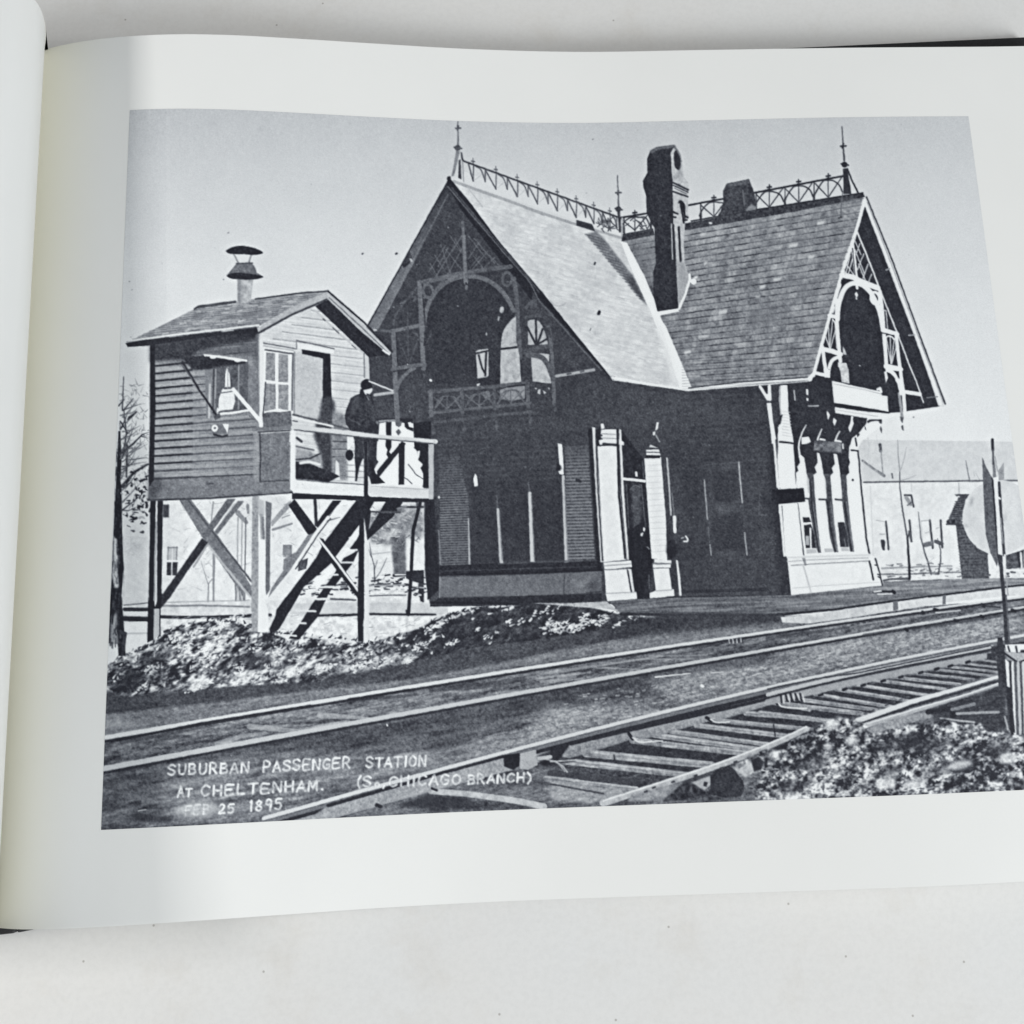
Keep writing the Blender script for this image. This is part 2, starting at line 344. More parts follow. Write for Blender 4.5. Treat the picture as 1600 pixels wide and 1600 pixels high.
# thin bare trees at right
def tree(s, w0, w1, v): L('bare_tree', v, s, w0, w1)
tree('R 645 1198 645 1100 636 980 628 850', 4.2, 3, 45); tree('R 628 850 605 720 585 600 565 420 565 300', 2.6, 1.6, 85); tree('R 565 300 552 180 548 40', 1.8, .9, 140); tree('R 568 300 595 220 620 100', 1.5, .8, 160); tree('R 566 380 640 360 700 335', 1.3, .8, 150)
tree('R 628 865 650 790 648 720', 2.4, 1.4, 70); tree('R 640 800 662 885', 2.4, 2.4, 80)
tree('R 825 1158 800 1060 770 970 740 850 720 640', 2.8, 1, 90); tree('R 885 1158 905 1060 905 960 880 860', 2.8, 1, 80); tree('R 800 1060 850 1020', 1, .7, 170)
tree('R 1145 370 1125 270 1115 210', 2, 1.1, 120); tree('R 1190 340 1180 310', 1, .8, 170); tree('R 1230 370 1200 320', 1.2, .8, 165); tree('R 930 370 935 320', .8, .6, 190)
for i in range(40):
    x, y = rng.uniform(1345, 1380), rng.uniform(692, 750); a = rng.uniform(-1.8, -.6); l = rng.uniform(5, 16); L('bare_tree', 190, [(x, y), (x + l*math.cos(a), y + l*math.sin(a))], .8)
# small dark shed at right
P('shed', 78, 'R 1020 492 1145 490 1130 520 1110 545 1045 548 1050 520'); L('shed', 215, 'R 1035 515 1060 512', 2)
P('shed', 92 + 40*N2, 'R 1042 548 1112 540 1100 700 1060 715 972 690'); P('shed', 70 + 60*N2, 'R 952 715 985 690 1090 715 1085 742 955 740')
P('shed', 76 + 30*N2, 'R 1032 745 1105 742 1140 860 1210 940 1300 985 1312 1195 1082 1198')
for i in range(17):
    y = 770 + i*25; L('shed', 108, [(1494 + i*.45, 680 + y/5.333), (1503 + i*2.6, 679 + y/5.333)], 1.1, alpha=.7)
for i in range(8): L('shed', 45, [(1493 - i*1.0, 784 + i*3.4), (1507, 782 + i*3.4)], 1.2)
L('shed', 60, 'R 955 742 1080 745', 2.4); P('shed', 84 + 30*N2, 'R 1445 1000 1550 970 1600 950 1600 1110 1450 1115'); L('shed', 45, 'R 1550 980 1572 1115', 4); L('shed', 215, 'R 1572 980 1582 1110', 3); L('shed', 225, 'R 1308 1000 1322 1190', 4)
P('snow', 215 + 40*N1, 'R 1320 1160 1500 1120 1600 1100 1600 1200 1320 1200', soft=1)
for i in range(26):
    x = rng.uniform(1490, 1600); y = rng.uniform(888, 903); L('snow', rng.choice([70, 95, 235]), [(x, y), (x + rng.uniform(1, 5), y)], rng.uniform(1.5, 4))

# --- distance at left: pale houses, fence, trees seen under the cabin
P('house', 203 + 10*N1, '. 170 690 236 690 236 1000 165 1010'); P('house', 213 + 14*N1 + 10*N3, '. 240 775 700 775 700 950 240 950'); P('house', 216, 'A 150 780 290 780 290 1600 60 1600', alpha=.0)
for s, v, w in (('C 545 1150 625 1150', 110, 2), ('C 550 1145 545 1260', 130, 2), ('C 622 1145 618 1260', 120, 2), ('C 540 1262 625 1262', 240, 2.5)): L('house', v, s, w)
P('house', 165, 'C 550 1155 620 1155 618 1255 545 1255', alpha=.6); L('house', 215, 'C 584 1155 582 1250', 1.3)
P('house', 45, 'C 538 1272 575 1272 572 1382 535 1382'); P('house', 48, 'C 585 1272 628 1270 620 1382 582 1382')
P('house', 150 + 30*N2, 'C 1505 1130 1580 1125 1580 1230 1505 1230'); P('house', 120, 'D 225 1020 300 1018 295 1110 220 1110', alpha=.7); P('house', 70, 'D 350 1160 435 1130 420 1220 350 1240'); P('house', 100, 'D 230 1140 330 1080 300 1200 225 1230', alpha=.8)
for y, v, w in ((1100, 150, 1.2), (1180, 190, 1), (1040, 200, 1)): L('house', v, f'D 950 {y} 1120 {y-20}', w)
P('bare_tree', 132 + 80*N1, 'D 930 790 1080 700 1240 690 1400 680 1410 960 1250 960 1130 1030 960 1000', soft=3, alpha=.85)
P('bare_tree', 92 + 40*N1, 'D 1120 950 1245 940 1250 1265 1150 1265', soft=1.5)
for i in range(70):
    x, y = rng.uniform(578, 660), rng.uniform(786, 850); a = rng.uniform(0, 6.28); l = rng.uniform(4, 12); L('bare_tree', rng.choice([80, 100, 200, 215]), [(x, y), (x + l*math.cos(a), y + l*.6*math.sin(a))], rng.uniform(.8, 1.8), alpha=.7)
for s, w in (('D 990 1330 985 1200 960 1100 945 1000', 2.2), ('D 985 1230 1010 1150', 1.3), ('D 960 1120 940 1060', 1), ('D 990 1310 1040 1240 1090 1130', 1.3), ('D 1060 1320 1080 1260', 1), ('D 590 820 700 790', 1.8), ('D 600 800 640 740', 1.4)): L('bare_tree', 85, s, w, .8)
for i in range(190):
    x, y = rng.uniform(262, 556), rng.uniform(786, 925); a = rng.uniform(-2.6, -.2); l = rng.uniform(6, 22); L('bare_tree', rng.choice([120, 145, 165]), curve([(x, y), (x + l*.5*math.cos(a), y + l*.5*math.sin(a)*.7 + rng.uniform(-1.5, 1.5)), (x + l*math.cos(a), y + l*math.sin(a)*.7)], 4), rng.uniform(.7, 1.5), .5, alpha=.5)
for s, w in (('C 1420 1000 1580 950', 4), ('C 1130 860 1200 940', 8), ('C 1210 800 1215 860', 5), ('C 925 770 905 950', 2.2), ('C 930 1180 925 1600', 4), ('C 880 1450 820 1260', 1.2), ('C 885 1450 925 1400', 1.8), ('C 880 1600 885 1450', 2.6), ('C 1500 900 1560 880', 2)): L('bare_tree', 118, s, w, w*.7, alpha=.8)
for x in (1130, 1165, 1195): L('ladder', 150 if x < 1180 else 100, f'C {x} 900 {x-10} 1600 S 910 60 915 380', 1.8)
for x in (912, 935, 945, 960): L('ladder', 130, f'S {x} 150 {x} 385', 1.6)
# dark things and snow low in the distance
P('snow', 204 + 26*N1, '. 166 945 700 930 700 1000 166 1015')
for i in range(240):
    x = rng.uniform(470, 680); y = rng.gauss(915, 9); L('fence', rng.choice([50, 60, 75, 200, 225]), [(x, y), (x + rng.uniform(2, 12), y + rng.uniform(-2, 1))], rng.uniform(1, 3.4))
L('fence', 150, 'D 950 1360 1240 1355', 2); L('fence', 45, 'D 1150 1275 1240 1270', 5); L('fence', 215, 'D 1160 1270 1250 1268', 2); P('fence', 44, 'D 1250 1240 1400 1230 1400 1300 1360 1340 1290 1320 1250 1300'); P('fence', 44, 'D 1360 1320 1400 1300 1400 1500 1370 1490 1355 1400'); 
for i in range(12):
    x, y = rng.uniform(641, 658), rng.uniform(903, 940); L('fence', rng.choice([190, 205, 60]), [(x, y), (x + rng.uniform(3, 7), y + rng.uniform(-1, 2))], rng.uniform(1.5, 3))
P('snow', 222 + 8*N1, 'D 950 1400 1240 1390 1240 1440 950 1440', alpha=.8)
L('fence', 60, 'D 600 1470 830 1480', 3, alpha=.8); L('fence', 95, 'D 940 1445 1250 1438', 2)
P('snow', 190 + 18*N1, 'D 300 1510 840 1500 1600 1510 1600 1600 280 1600')
L('fence', 105, 'S 215 262 370 248', 2); L('fence', 48, 'S 220 288 370 290', 6); L('fence', 100, 'S 450 268 700 264 1000 272', 3, alpha=.7); L('fence', 150, 'S 450 245 1000 232', 2, alpha=.7); L('fence', 42, 'S 215 346 370 350', 8); L('fence', 42, 'S 445 335 700 340 1015 328 1130 325', 5); L('fence', 42, 'S 1400 328 1600 322 T 120 248 240 240', 4); L('fence', 40, 'T 300 238 560 240 720 242', 3.5)
P('snow', 225 + 9*N1, 'S 220 370 365 365 365 500 230 560'); L('snow', 190, 'S 230 440 362 436', 3); L('snow', 235, 'S 230 312 365 308', 3.5)

# --- bare trees at the left edge
P('tree', 30 + 30*N2, 'C 133 180 125 400 108 700 98 900 78 1400 60 1620 S 120 500 175 505 180 580 225 580 215 400 200 200 215 0 C 180 1600 178 1350 165 1000 160 640 150 600 160 420 150 180')
P('tree', 190 + 30*N2, 'C 95 1050 120 1080 128 1200 125 1300 135 1480 100 1490 82 1380 92 1250', soft=1); P('tree', 175, 'S 145 20 165 5 178 140 170 150', soft=.8); P('tree', 150, 'S 135 350 170 300 178 500 125 515', soft=1.5); P('snow', 215, 'S 118 520 170 522 175 590 112 620', soft=1.5)
for s, w0, w1 in (('C 160 360 240 300 330 210', 4, 2), ('C 330 210 385 190', 1.4, .8), ('C 170 640 270 520 380 455', 6, 3), ('C 175 360 200 200 180 0', 3, 1.5), ('C 215 80 285 20', 3.5, 2), ('C 150 100 215 200', 2.4, 1.4), ('C 205 300 200 560', 4, 3), ('C 330 225 380 240', 1.5, .8), ('A 60 1500 70 1220', 2, 1), ('A 70 1500 150 1400', 2.4, 1), ('A 120 1560 170 1520', 5, 2), ('A 30 1460 75 1410', 2.6, 1.2), ('C 220 420 370 400', 1.4, .8)): L('tree', 52, s, w0, w1)
for i in range(150):
    x, y = rng.uniform(186, 232), rng.uniform(600, 760); a = rng.uniform(-2.4, .4); l = rng.uniform(3, 12); L('tree', rng.choice([95, 120, 150]), [(x, y), (x + l*math.cos(a), y + l*math.sin(a))], rng.uniform(.7, 1.7), .6, alpha=.8)
for i in range(140):
    x, y = rng.gauss(218, 13), rng.gauss(784, 24)
    if x < 188 or x > 234 or y > 832 or y < 728: continue
    a = rng.uniform(0, 6.28); L('tree', rng.choice([28, 35, 50, 150, 205]), [(x, y), (x + rng.uniform(3, 9)*math.cos(a), y + rng.uniform(2, 7)*math.sin(a))], rng.uniform(1.6, 4.2), .9)
L('tree', 205, 'C 262 640 225 880 180 1010', 4, 3)
for i in range(60): L('tree', 170, [(rng.uniform(192, 232), rng.uniform(838, 870)), (rng.uniform(192, 232), rng.uniform(838, 870))], .8, alpha=.35)
L('tree', 60, 'S 190 430 222 440 205 570', 6, 5)
for i in range(26):
    x, y = 190 + rng.uniform(-3, 3), rng.uniform(640, 800); a = rng.uniform(-1.3, -.2); l = rng.uniform(16, 44); bx_, by_ = x + l*math.cos(a), y + l*math.sin(a)
    if bx_ > 233: l *= (233 - x)/(bx_ - x); bx_, by_ = x + l*math.cos(a), y + l*math.sin(a)
    L('tree', rng.choice([60, 80, 105]), curve([(x, y), ((x + bx_)/2 + rng.uniform(-2, 2), (y + by_)/2 + rng.uniform(-1, 4)), (bx_, by_)], 5), rng.uniform(1.4, 2.8), .6)
    L('tree', 110, [((x + bx_)/2, (y + by_)/2), ((x + bx_)/2 + rng.uniform(-4, 8), (y + by_)/2 - rng.uniform(4, 12))], 1.1, .5)
for i in range(90):
    x, y = rng.uniform(172, 190), rng.uniform(650, 1010); L('tree', rng.choice([20, 60, 85]), [(x, y), (x + rng.uniform(-2, 2), y + rng.uniform(4, 14))], rng.uniform(1, 3), alpha=.6)

# --- ground
GR = 92 + 58*NST + 44*NST2 + 18*N2
P('track_bed', GR, '. 150 1085 560 1045 900 985 1200 965 1680 930 1680 1330 140 1330')
# far platform edge and the dark band under the snow heap
P('track_bed', 68 + 26*NST2 + 12*N2, 'S 100 790 250 830 450 800 900 760 T 0 620 180 605 600 530 780 480 U 0 380 350 320 500 310 700 240 1400 240 1440 290 1000 270 700 335 0 470 T 1600 460 600 640 0 700 S 1600 780 500 900 100 935', soft=2)
P('track_bed', 118 + 40*NST2 + 16*N2, 'S 100 950 500 905 T 0 710 600 650 U 0 480 700 345 1000 275 1440 290 W 90 290 400 262 0 345 U 1400 350 0 535 T 0 765 S 90 1080', soft=1.5)
P('track_bed', 150 + 30*N1, 'S 95 960 250 975 300 1010 95 1060', soft=4, alpha=.6); L('track_bed', 55, 'S 105 930 250 915 500 890', 5, 2, alpha=.7)
# between the far rails
P('track_bed', 100 + 75*NST + 50*NST2, 'S 90 1110 1600 850 T 1600 560 U 1600 340 W 1600 150 1600 195 0 470 U 0 690 T 0 960 S 85 1285', soft=1)
for s, v, w in (('S 1000 1020 1300 1050 1600 990', 175, 9), ('S 800 1130 950 1080 1100 1060', 165, 9), ('S 1100 1020 1400 1010', 150, 5), ('T 0 870 150 880 300 890', 175, 9), ('T 0 940 180 910', 165, 7), ('T 200 840 350 840', 160, 4), ('T 560 780 760 740', 155, 6), ('T 1350 640 1600 610', 165, 4), ('T 1380 660 1600 630', 160, 4), ('U 50 630 250 600', 160, 5), ('U 280 570 560 585', 155, 4), ('U 380 545 700 550', 150, 3), ('U 540 520 900 520', 150, 3), ('U 620 500 980 495', 145, 3), ('U 0 660 200 640', 165, 5)): L('sleeper', v + 25*N1, s, w, w*.5, alpha=.62, keep=False)
for s, w in (('T 180 770 420 760 600 740', 6), ('T 700 700 1000 690 1280 640', 12), ('U 60 600 260 580', 7), ('U 300 560 620 540', 6), ('S 420 1100 620 1080', 8), ('S 200 1120 430 1080 800 1010', 6), ('U 900 450 1200 400', 5), ('W 0 390 250 340', 8), ('W 100 380 500 320', 6)): L('track_bed', 52, s, w, w*.6, alpha=.55)
# between the tracks: shadowed ground then lighter gravel
P('track_bed', 74 + 40*NST + 22*N2, 'S 85 1310 800 1190 1600 1030 T 0 985 1600 690 U 0 705 1600 430 W 0 480 0 560 U 700 660 500 800 0 830 T 1400 830 900 1010 1100 1110 700 1090 0 1100 S 900 1280 85 1400', soft=4)
P('track_bed', 150 + 60*NST2 + 24*N2, 'U 620 660 1000 580 1600 520 W 0 480 500 380 1100 300 1450 260 1600 250 1600 350 1400 390 700 520 0 680 U 1600 630 900 780 760 790', soft=6, alpha=.8)
P('track_bed', 158 + 60*NST2 + 20*N2, 'U 0 830 300 810 700 800 600 870 0 1010 T 1600 990 900 1160 870 1060 1250 990', soft=7, alpha=.75); P('track_bed', 150 + 50*NST2, 'T 550 1090 800 1100 900 1150 640 1230 300 1250', soft=5, alpha=.7)
P('track_bed', 125 + 70*NST + 30*N2, 'S 440 1260 900 1190 T 0 1100 700 1090 800 1150 600 1240 0 1380 S 1000 1590 400 1600 400 1440', soft=6, alpha=.6)
P('track_bed', 84 + 60*NST + 20*N2, 'S 80 1310 440 1260 440 1600 60 1600', soft=6, alpha=.7)
P('track_bed', 165 + 40*N1, 'S 500 1560 620 1490 780 1530 760 1590 560 1590', soft=4, alpha=.8); P('track_bed', 48, '. 205 1270 270 1276 265 1286 210 1284', soft=2, alpha=.8); L('track_bed', 45, '. 217 1265 230 1262', 2.4); L('track_bed', 215, '. 216 1267 228 1265', 1.2)
L('track_bed', 200, 'U 655 632 875 608', 2.6, 1.6); L('track_bed', 185, 'U 1005 605 1080 600', 2); L('track_bed', 225, 'U 945 685 955 690', 4); L('track_bed', 240, 'T 418 928 422 936', 2)
for i in range(420):
    x = rng.uniform(880, 1560); y = rng.uniform(0, 1); top = np.interp(x, [880, 1200, 1600], [1090, 1035, 965]); bot = np.interp(x, [880, 1200, 1600], [1145, 1075, 985]); yy_ = top + (bot - top)*y
    L('track_bed', rng.choice([90, 110, 205, 190, 180]), [(x, yy_), (x + rng.uniform(2, 7), yy_ - rng.uniform(0, 1.5))], rng.uniform(1, 2.2), alpha=.55)
P('track_bed', 50 + 20*N2, '. 950 962 1221 962 1221 972 1110 984 1000 995 940 1000', soft=3.5, alpha=.85)
# far track rails
def smooth(p, deg=3):
    x = np.linspace(p[0, 0], p[-1, 0], 40); return np.stack([x, np.polyval(np.polyfit(p[:, 0] - 900, p[:, 1], deg), x - 900)], 1)
def rail(top, w0, w1, head, gap, base):
    p = smooth(pts(top)); L('rail', 46, p + [0, 3.2], w0*1.35, w1*1.2); 
    if base: L('rail', base, p + [0, 7.5], w0*1.0, w1*.8, alpha=.7)
    L('rail', head, p, w0, w1)
rail('S 92 1097 500 1018 1000 930 1600 842 T 450 712 900 633 1600 543 U 500 472 1100 392 1600 327 W 500 265 1000 196 1600 138', 7, 3.2, 200, 0, None)
rail('S 82 1290 500 1200 1000 1110 1600 1020 T 500 868 1000 765 1600 682 U 500 608 1000 508 1600 422 W 500 385 1000 290 1450 216 1600 195', 8.5, 3.4, 182, 0, None)
L('rail', 38, 'T 180 772 560 712', 4); L('rail', 40, 'S 140 1115 700 1000 1380 890', 3.5); L('rail', 170, 'U 0 605 300 560 700 500', 5, 2, alpha=.6); L('rail', 200, 'W 0 460 500 375 1000 285', 1.6)
L('track_bed', 62, 'W 600 372 870 330 1180 290 1450 250', 6, 4, alpha=.6)
for s in ('W 965 225 970 240', 'W 1040 208 1060 214', 'W 1335 178 1350 190', 'W 860 330 870 340', 'W 1165 275 1185 282', 'W 1525 212 1545 220', 'W 1330 250 1345 255'): L('rail', 38, s, 5)
for s in ('U 1115 395 1120 420', 'U 1140 395 1145 418', 'U 1165 395 1168 415', 'U 1190 390 1193 412'): L('rail', 175, s, 2); L('rail', 50, np.asarray(pts(s)) + [2.5, 0], 2)
L('rail', 205, 'W 1050 230 1200 215', 2.4); L('rail', 55, 'W 1330 185 1450 195', 2.4); L('rail', 150, 'W 590 300 900 255 1200 215', 2, alpha=.7)
for i in range(24):
    t = i/24; x = 1330 + t*230; y = np.interp(x, [1200, 1375, 1562], [1006, 972, 945]) - 4; L('rail', 60, [(x, y), (x + 3, y - .5)], 2)

# near track: dark bed, sleepers, two heavy rails
P('track_bed', 50 + 24*NST2 + 10*N2, 'T 1150 1120 U 0 1090 500 980 1000 880 1400 790 W 0 810 700 660 1430 510 1440 600 900 770 600 870 370 910 0 1060 U 1000 1190 850 1250 520 1330 0 1300 T 1340 1190', soft=1.5)
P('track_bed', 62 + 40*NST2 + 10*N2, 'T 480 1440 680 1360 1250 1280 1600 1240 U 0 1160 120 1150 850 1240 520 1340 330 1430 0 1440 T 1600 1440 700 1480 130 1500', soft=2)
P('track_bed', 130 + 60*NST2, 'T 700 1340 1250 1310 1600 1290 1600 1420 1380 1430 1000 1400', soft=6, alpha=.7); L('sleeper', 172 + 30*N1, 'T 690 1345 900 1360 1200 1400 1400 1440', 9, 10); P('track_bed', 140 + 60*NST2, 'T 1250 1220 1400 1190 1600 1230 1600 1290 1350 1260', soft=5, alpha=.6); P('track_bed', 118 + 50*NST2, 'T 160 1500 420 1420 680 1460 660 1490 150 1512', soft=3, alpha=.8); P('track_bed', 46, 'T 460 1430 680 1375 900 1385 1000 1430 700 1460', soft=2.5, alpha=.85)
P('sleeper', 158 + 40*NST2, 'U 0 1270 250 1300 520 1325 400 1400 250 1425 0 1400', soft=2, alpha=.85); L('sleeper', 70, 'U 0 1300 330 1360', 3); L('track_bed', 60, 'U 0 1230 550 1290', 10, 8)
SL = [('U 270 1112 500 1135 990 1180', 11), ('U 120 1160 350 1175 830 1240', 9.5), ('U 20 1270 300 1300 520 1330', 8), ('U 560 1032 900 1065 1260 1112', 9), ('U 700 1000 1000 1040 1310 1085', 8), ('U 800 978 1100 1010 1340 1050', 7), ('U 960 940 1300 985 1560 1010', 7.5), ('U 1020 900 1300 935 1600 955', 6.5), ('U 1270 862 1600 888', 7), ('U 1430 800 1600 832', 6),
      ('W 0 862 200 888 370 905', 7), ('W 100 800 350 840 610 865', 6.5), ('W 150 800 400 825 560 850', 4), ('W 260 780 500 820 690 838', 6), ('W 340 745 560 790 760 815', 5.5), ('W 470 715 700 765 900 785', 5.5), ('W 590 685 800 730 1000 745', 5), ('W 720 658 950 695 1090 705', 5), ('W 820 635 1050 670 1180 675', 4.6), ('W 940 610 1150 640 1270 645', 4.2), ('W 1040 585 1250 615 1400 625', 4), ('W 1130 568 1300 590 1430 600', 3.6), ('W 1230 545 1430 570', 3.2), ('W 1320 522 1430 540', 3)]
for s, w in SL:
    q0 = pts(s); dd = (q0[-1] - q0[0])/np.hypot(*(q0[-1] - q0[0])); s = np.array([q0[0] - 12*dd, (q0[0] + q0[-1])/2 + [0, rng.uniform(-.6, .6)], q0[-1] + 5*dd])
    L('sleeper', 142 + 36*N1 + 50*fbm(24, 2, 191, 7, 2) + 20*N2, s, w*1.12, w); p = pts(s); L('sleeper', 200, p + [0, -w*.3], w*.35, alpha=.35); L('sleeper', 90, p + [rng.uniform(-20, 20), w*rng.uniform(-.2, .3)], 1.2, alpha=.3, keep=True)
for s in ('U 1395 930 1405 1000', 'U 395 1120 402 1145', 'U 690 1040 640 1030'): L('sleeper', 40, s, 2)
R3 = 'S 1090 1592 T 0 1425 350 1322 700 1222 1150 1105 1600 988 U 450 920 900 806 1250 715 1600 648 W 350 620 700 545 1100 470 1450 402 1600 368'
p3 = smooth(pts(R3)); L('rail', 148, p3 + [0, 21], 19, 8); L('rail', 40, p3 + [0, 11.5], 8, 4.5); L('rail', 108, p3 + [0, 5], 9, 6); L('rail', 196, p3 + [0, -.5], 6.5, 4); L('rail', 90, p3 + [0, 3.6], 2, 1.4)
P('rail', 150 + 30*N2, 'T 50 1435 700 1250 1150 1130 1150 1195 1250 1200 900 1290 680 1340 350 1430 130 1500 0 1520 -110 1545', soft=.8); L('rail', 42, 'T 50 1435 350 1350 700 1248', 5.5, 5); L('rail', 45, 'T 700 1248 1150 1128', 4.5); P('track_bed', 30, 'T 1150 1120 1250 1105 1245 1190 1210 1212 1150 1190'); L('rail', 195, 'T 1255 1130 1345 1095', 3); P('rail', 162, 'T 1250 1110 1350 1085 1360 1180 1300 1212 1250 1205'); P('track_bed', 32, 'T 1350 1130 1450 1085 1600 1060 1600 1160 1400 1190', soft=1.2, alpha=.8)
P('rail', 134 + 34*N2, 'U 110 1060 500 970 500 1020 450 1040 120 1140 70 1130', soft=.8); P('rail', 140 + 34*N2, 'U 520 975 700 940 980 880 985 910 700 990 560 1025', soft=.8); P('rail', 142 + 34*N2, 'U 1010 880 1390 785 1390 800 1050 905', soft=.8); L('rail', 40, 'U 130 1045 500 960 950 862 1400 760', 7, 5)
P('track_bed', 34, 'U 0 1075 110 1050 120 1060 60 1135 0 1145', soft=.8); L('rail', 34, 'U 490 985 515 1020', 5); L('rail', 34, 'U 975 885 1005 905', 5); L('rail', 38, 'U 1395 770 1420 800', 5)
for s in ('U 515 1010 560 1038 700 1030', 'U 1000 895 1040 915 1120 912', 'U 1420 790 1460 820 1600 828'): L('rail', 200, curve(s), 2.4)
L('rail', 150, 'T 1345 1130 1480 1160 1530 1220', 2); L('rail', 170, 'T 1370 1140 1440 1130', 6); L('rail', 160, 'U 30 1160 80 1190 105 1225', 2.4); L('rail', 170, 'T 1440 1160 1600 1150', 2)
p = smooth(pts('W 0 745 350 660 700 580 1100 505 1400 445')); L('rail', 178, p + [0, -1], 6.5, 5); L('rail', 55, p + [0, 4.5], 4, 2.6); L('rail', 152, p + [0, 11], 10, 8); L('rail', 60, pts('W 0 700 300 636 560 600 900 530 1390 430') + [0, 1.5], 2.4, 2)
for x in (320, 470, 585, 710, 820, 945, 1045, 1130, 1240): L('rail', 40, [(1200 + x/4, 900 + (745 - (x - 320)*.222)/4), (1200 + x/4 + 5, 900 + (739 - (x - 320)*.222)/4)], 4.5)
for s in ('W 80 745 85 790', 'W 110 740 120 782', 'W 140 735 150 775', 'W 170 735 180 770', 'W 200 735 212 782'): L('rail', 45, s, 3); L('rail', 195, pts(s) + [4, 1], 2)
L('rail', 210, 'T 705 1332 720 1338', 5); L('rail', 40, 'T 700 1328 730 1340', 4); L('rail', 40, 'T 355 1432 380 1440', 6)
# near rail
p = smooth(pts('U 330 1420 550 1345 850 1258 1000 1195 1250 1110 1600 955')); L('rail', 70, p + [0, 6], 11); L('rail', 168 + 30*N1, p, 11, 9); L('rail', 215, p + [0, -3.4], 2.6, alpha=.8)
P('rail', 140 + 40*N1, 'U 500 1370 820 1285 830 1330 700 1400 480 1415', soft=1.5); P('track_bed', 55 + 60*N1, 'U 820 1300 900 1270 950 1330 1000 1380 1150 1385 900 1400 700 1410', soft=1.5)
P('rail', 165, 'U 880 1290 1000 1250 1010 1300 960 1340', soft=.8); P('track_bed', 50, 'U 960 1285 985 1290 975 1320 955 1310')
for x, y in ((640, 1325), (900, 1250), (590, 1350), (1030, 1215), (1150, 1165), (760, 1290)): L('rail', 60, [(860 + x/4, 900 + y/4), (860 + (x + 14)/4, 900 + (y - 6)/4)], 3)
p = pts('W 560 905 900 785 1200 700 1440 628'); L('rail', 200, p, 9, 4.5); L('rail', 56, p + [2, 6], 5, 3.5); p = pts('W 620 930 1000 815 1250 745 1440 678'); L('rail', 168, p, 9, 4.5); L('rail', 215, p + [0, -2], 2, alpha=.8)
for i in range(8): L('rail', 80, [(1340 + i*11, 1119 - i*4.2), (1343 + i*11, 1118 - i*4.2)], 3)
P('track_bed', 58 + 30*NST2, 'W 1010 830 1440 690 1480 730 1490 960 1380 980 1260 930 1040 900', soft=1.5); P('rail', 146 + 30*N2, 'W 700 910 1000 840 1030 880 900 920 640 1000 560 1000', soft=1.5)
L('track_bed', 40, 'W 1000 850 1150 830 1160 870', 8); L('sleeper', 150, 'W 1180 860 1440 850', 4); L('sleeper', 120, 'W 1150 835 1290 800', 5); L('sleeper', 165, 'W 1080 890 1290 915', 3)

# snow heap at lower right, with dark stones
HEAP = 'U 1150 1180 W -90 1130 -50 1090 60 1070 220 985 330 930 430 875 560 905 610 920 650 985 800 950 900 915 1000 930 1100 890 1200 930 1330 920 1380 975 1500 965 1600 1010 1900 1010 1900 1400 -80 1400 -80 1300 -40 1230'
P('snow_heap', np.clip(104 + 215*NSNOW + 60*N2, 38, 226), HEAP, soft=1.2)
for i in range(420):
    x = rng.uniform(1150, 1680); y = rng.uniform(1120, 1260); top = np.interp(x, [1150, 1255, 1305, 1360, 1475, 1600], [1190, 1150, 1122, 1150, 1126, 1156])
    if y < top + 1: continue
    v = rng.choice([44, 52, 70, 205, 222, 180, 140, 110]); a = rng.uniform(-1.2, .3); l = rng.uniform(2, 7); L('snow_heap', v, [(x, y), (x + l*math.cos(a), y + l*math.sin(a))], rng.uniform(1.6, 4.4), 1, alpha=.8)
for x, y, rx, ry, v in ((1410, 1160, 44, 12, 44), (1270, 1190, 30, 10, 46), (1235, 1230, 26, 9, 48), (1460, 1165, 30, 10, 50), (1480, 1200, 45, 9, 52), (1560, 1170, 22, 14, 56), (1390, 1205, 22, 10, 54)):
    P('snow_heap', v + 70*np.clip(NSNOW, 0, 1), ell(x, y, rx, ry, rot=-14), soft=4, alpha=.7)
for x, y, rx, ry in ((1385, 1225, 16, 9), (1330, 1158, 9, 8), (1294, 1167, 7, 6), (1210, 1180, 9, 8), (1500, 1195, 20, 7), (1575, 1185, 14, 9), (1430, 1225, 20, 6), (1300, 1132, 12, 7), (1240, 1245, 12, 6)):
    P('snow_heap', 222 + 30*N2, ell(x, y, rx, ry, rot=-10), soft=2.4, alpha=.75)
P('snow_heap', np.clip(150 + 160*NSNOW, 60, 225), 'U 1130 1200 1260 1120 1340 1130 1330 1200 1250 1260', soft=2)
P('stone', 48 + 16*N2, 'U 1000 1245 1060 1195 1110 1185 1140 1200 1205 1280 1215 1330 1190 1378 1080 1385 970 1355 1000 1330'); P('stone', 42, 'U 1255 1150 1300 1130 1335 1160 1320 1210 1270 1225', soft=.8); P('snow_heap', 170 + 40*N1, 'U 1160 1215 1250 1160 1265 1220 1220 1260', soft=1.2)

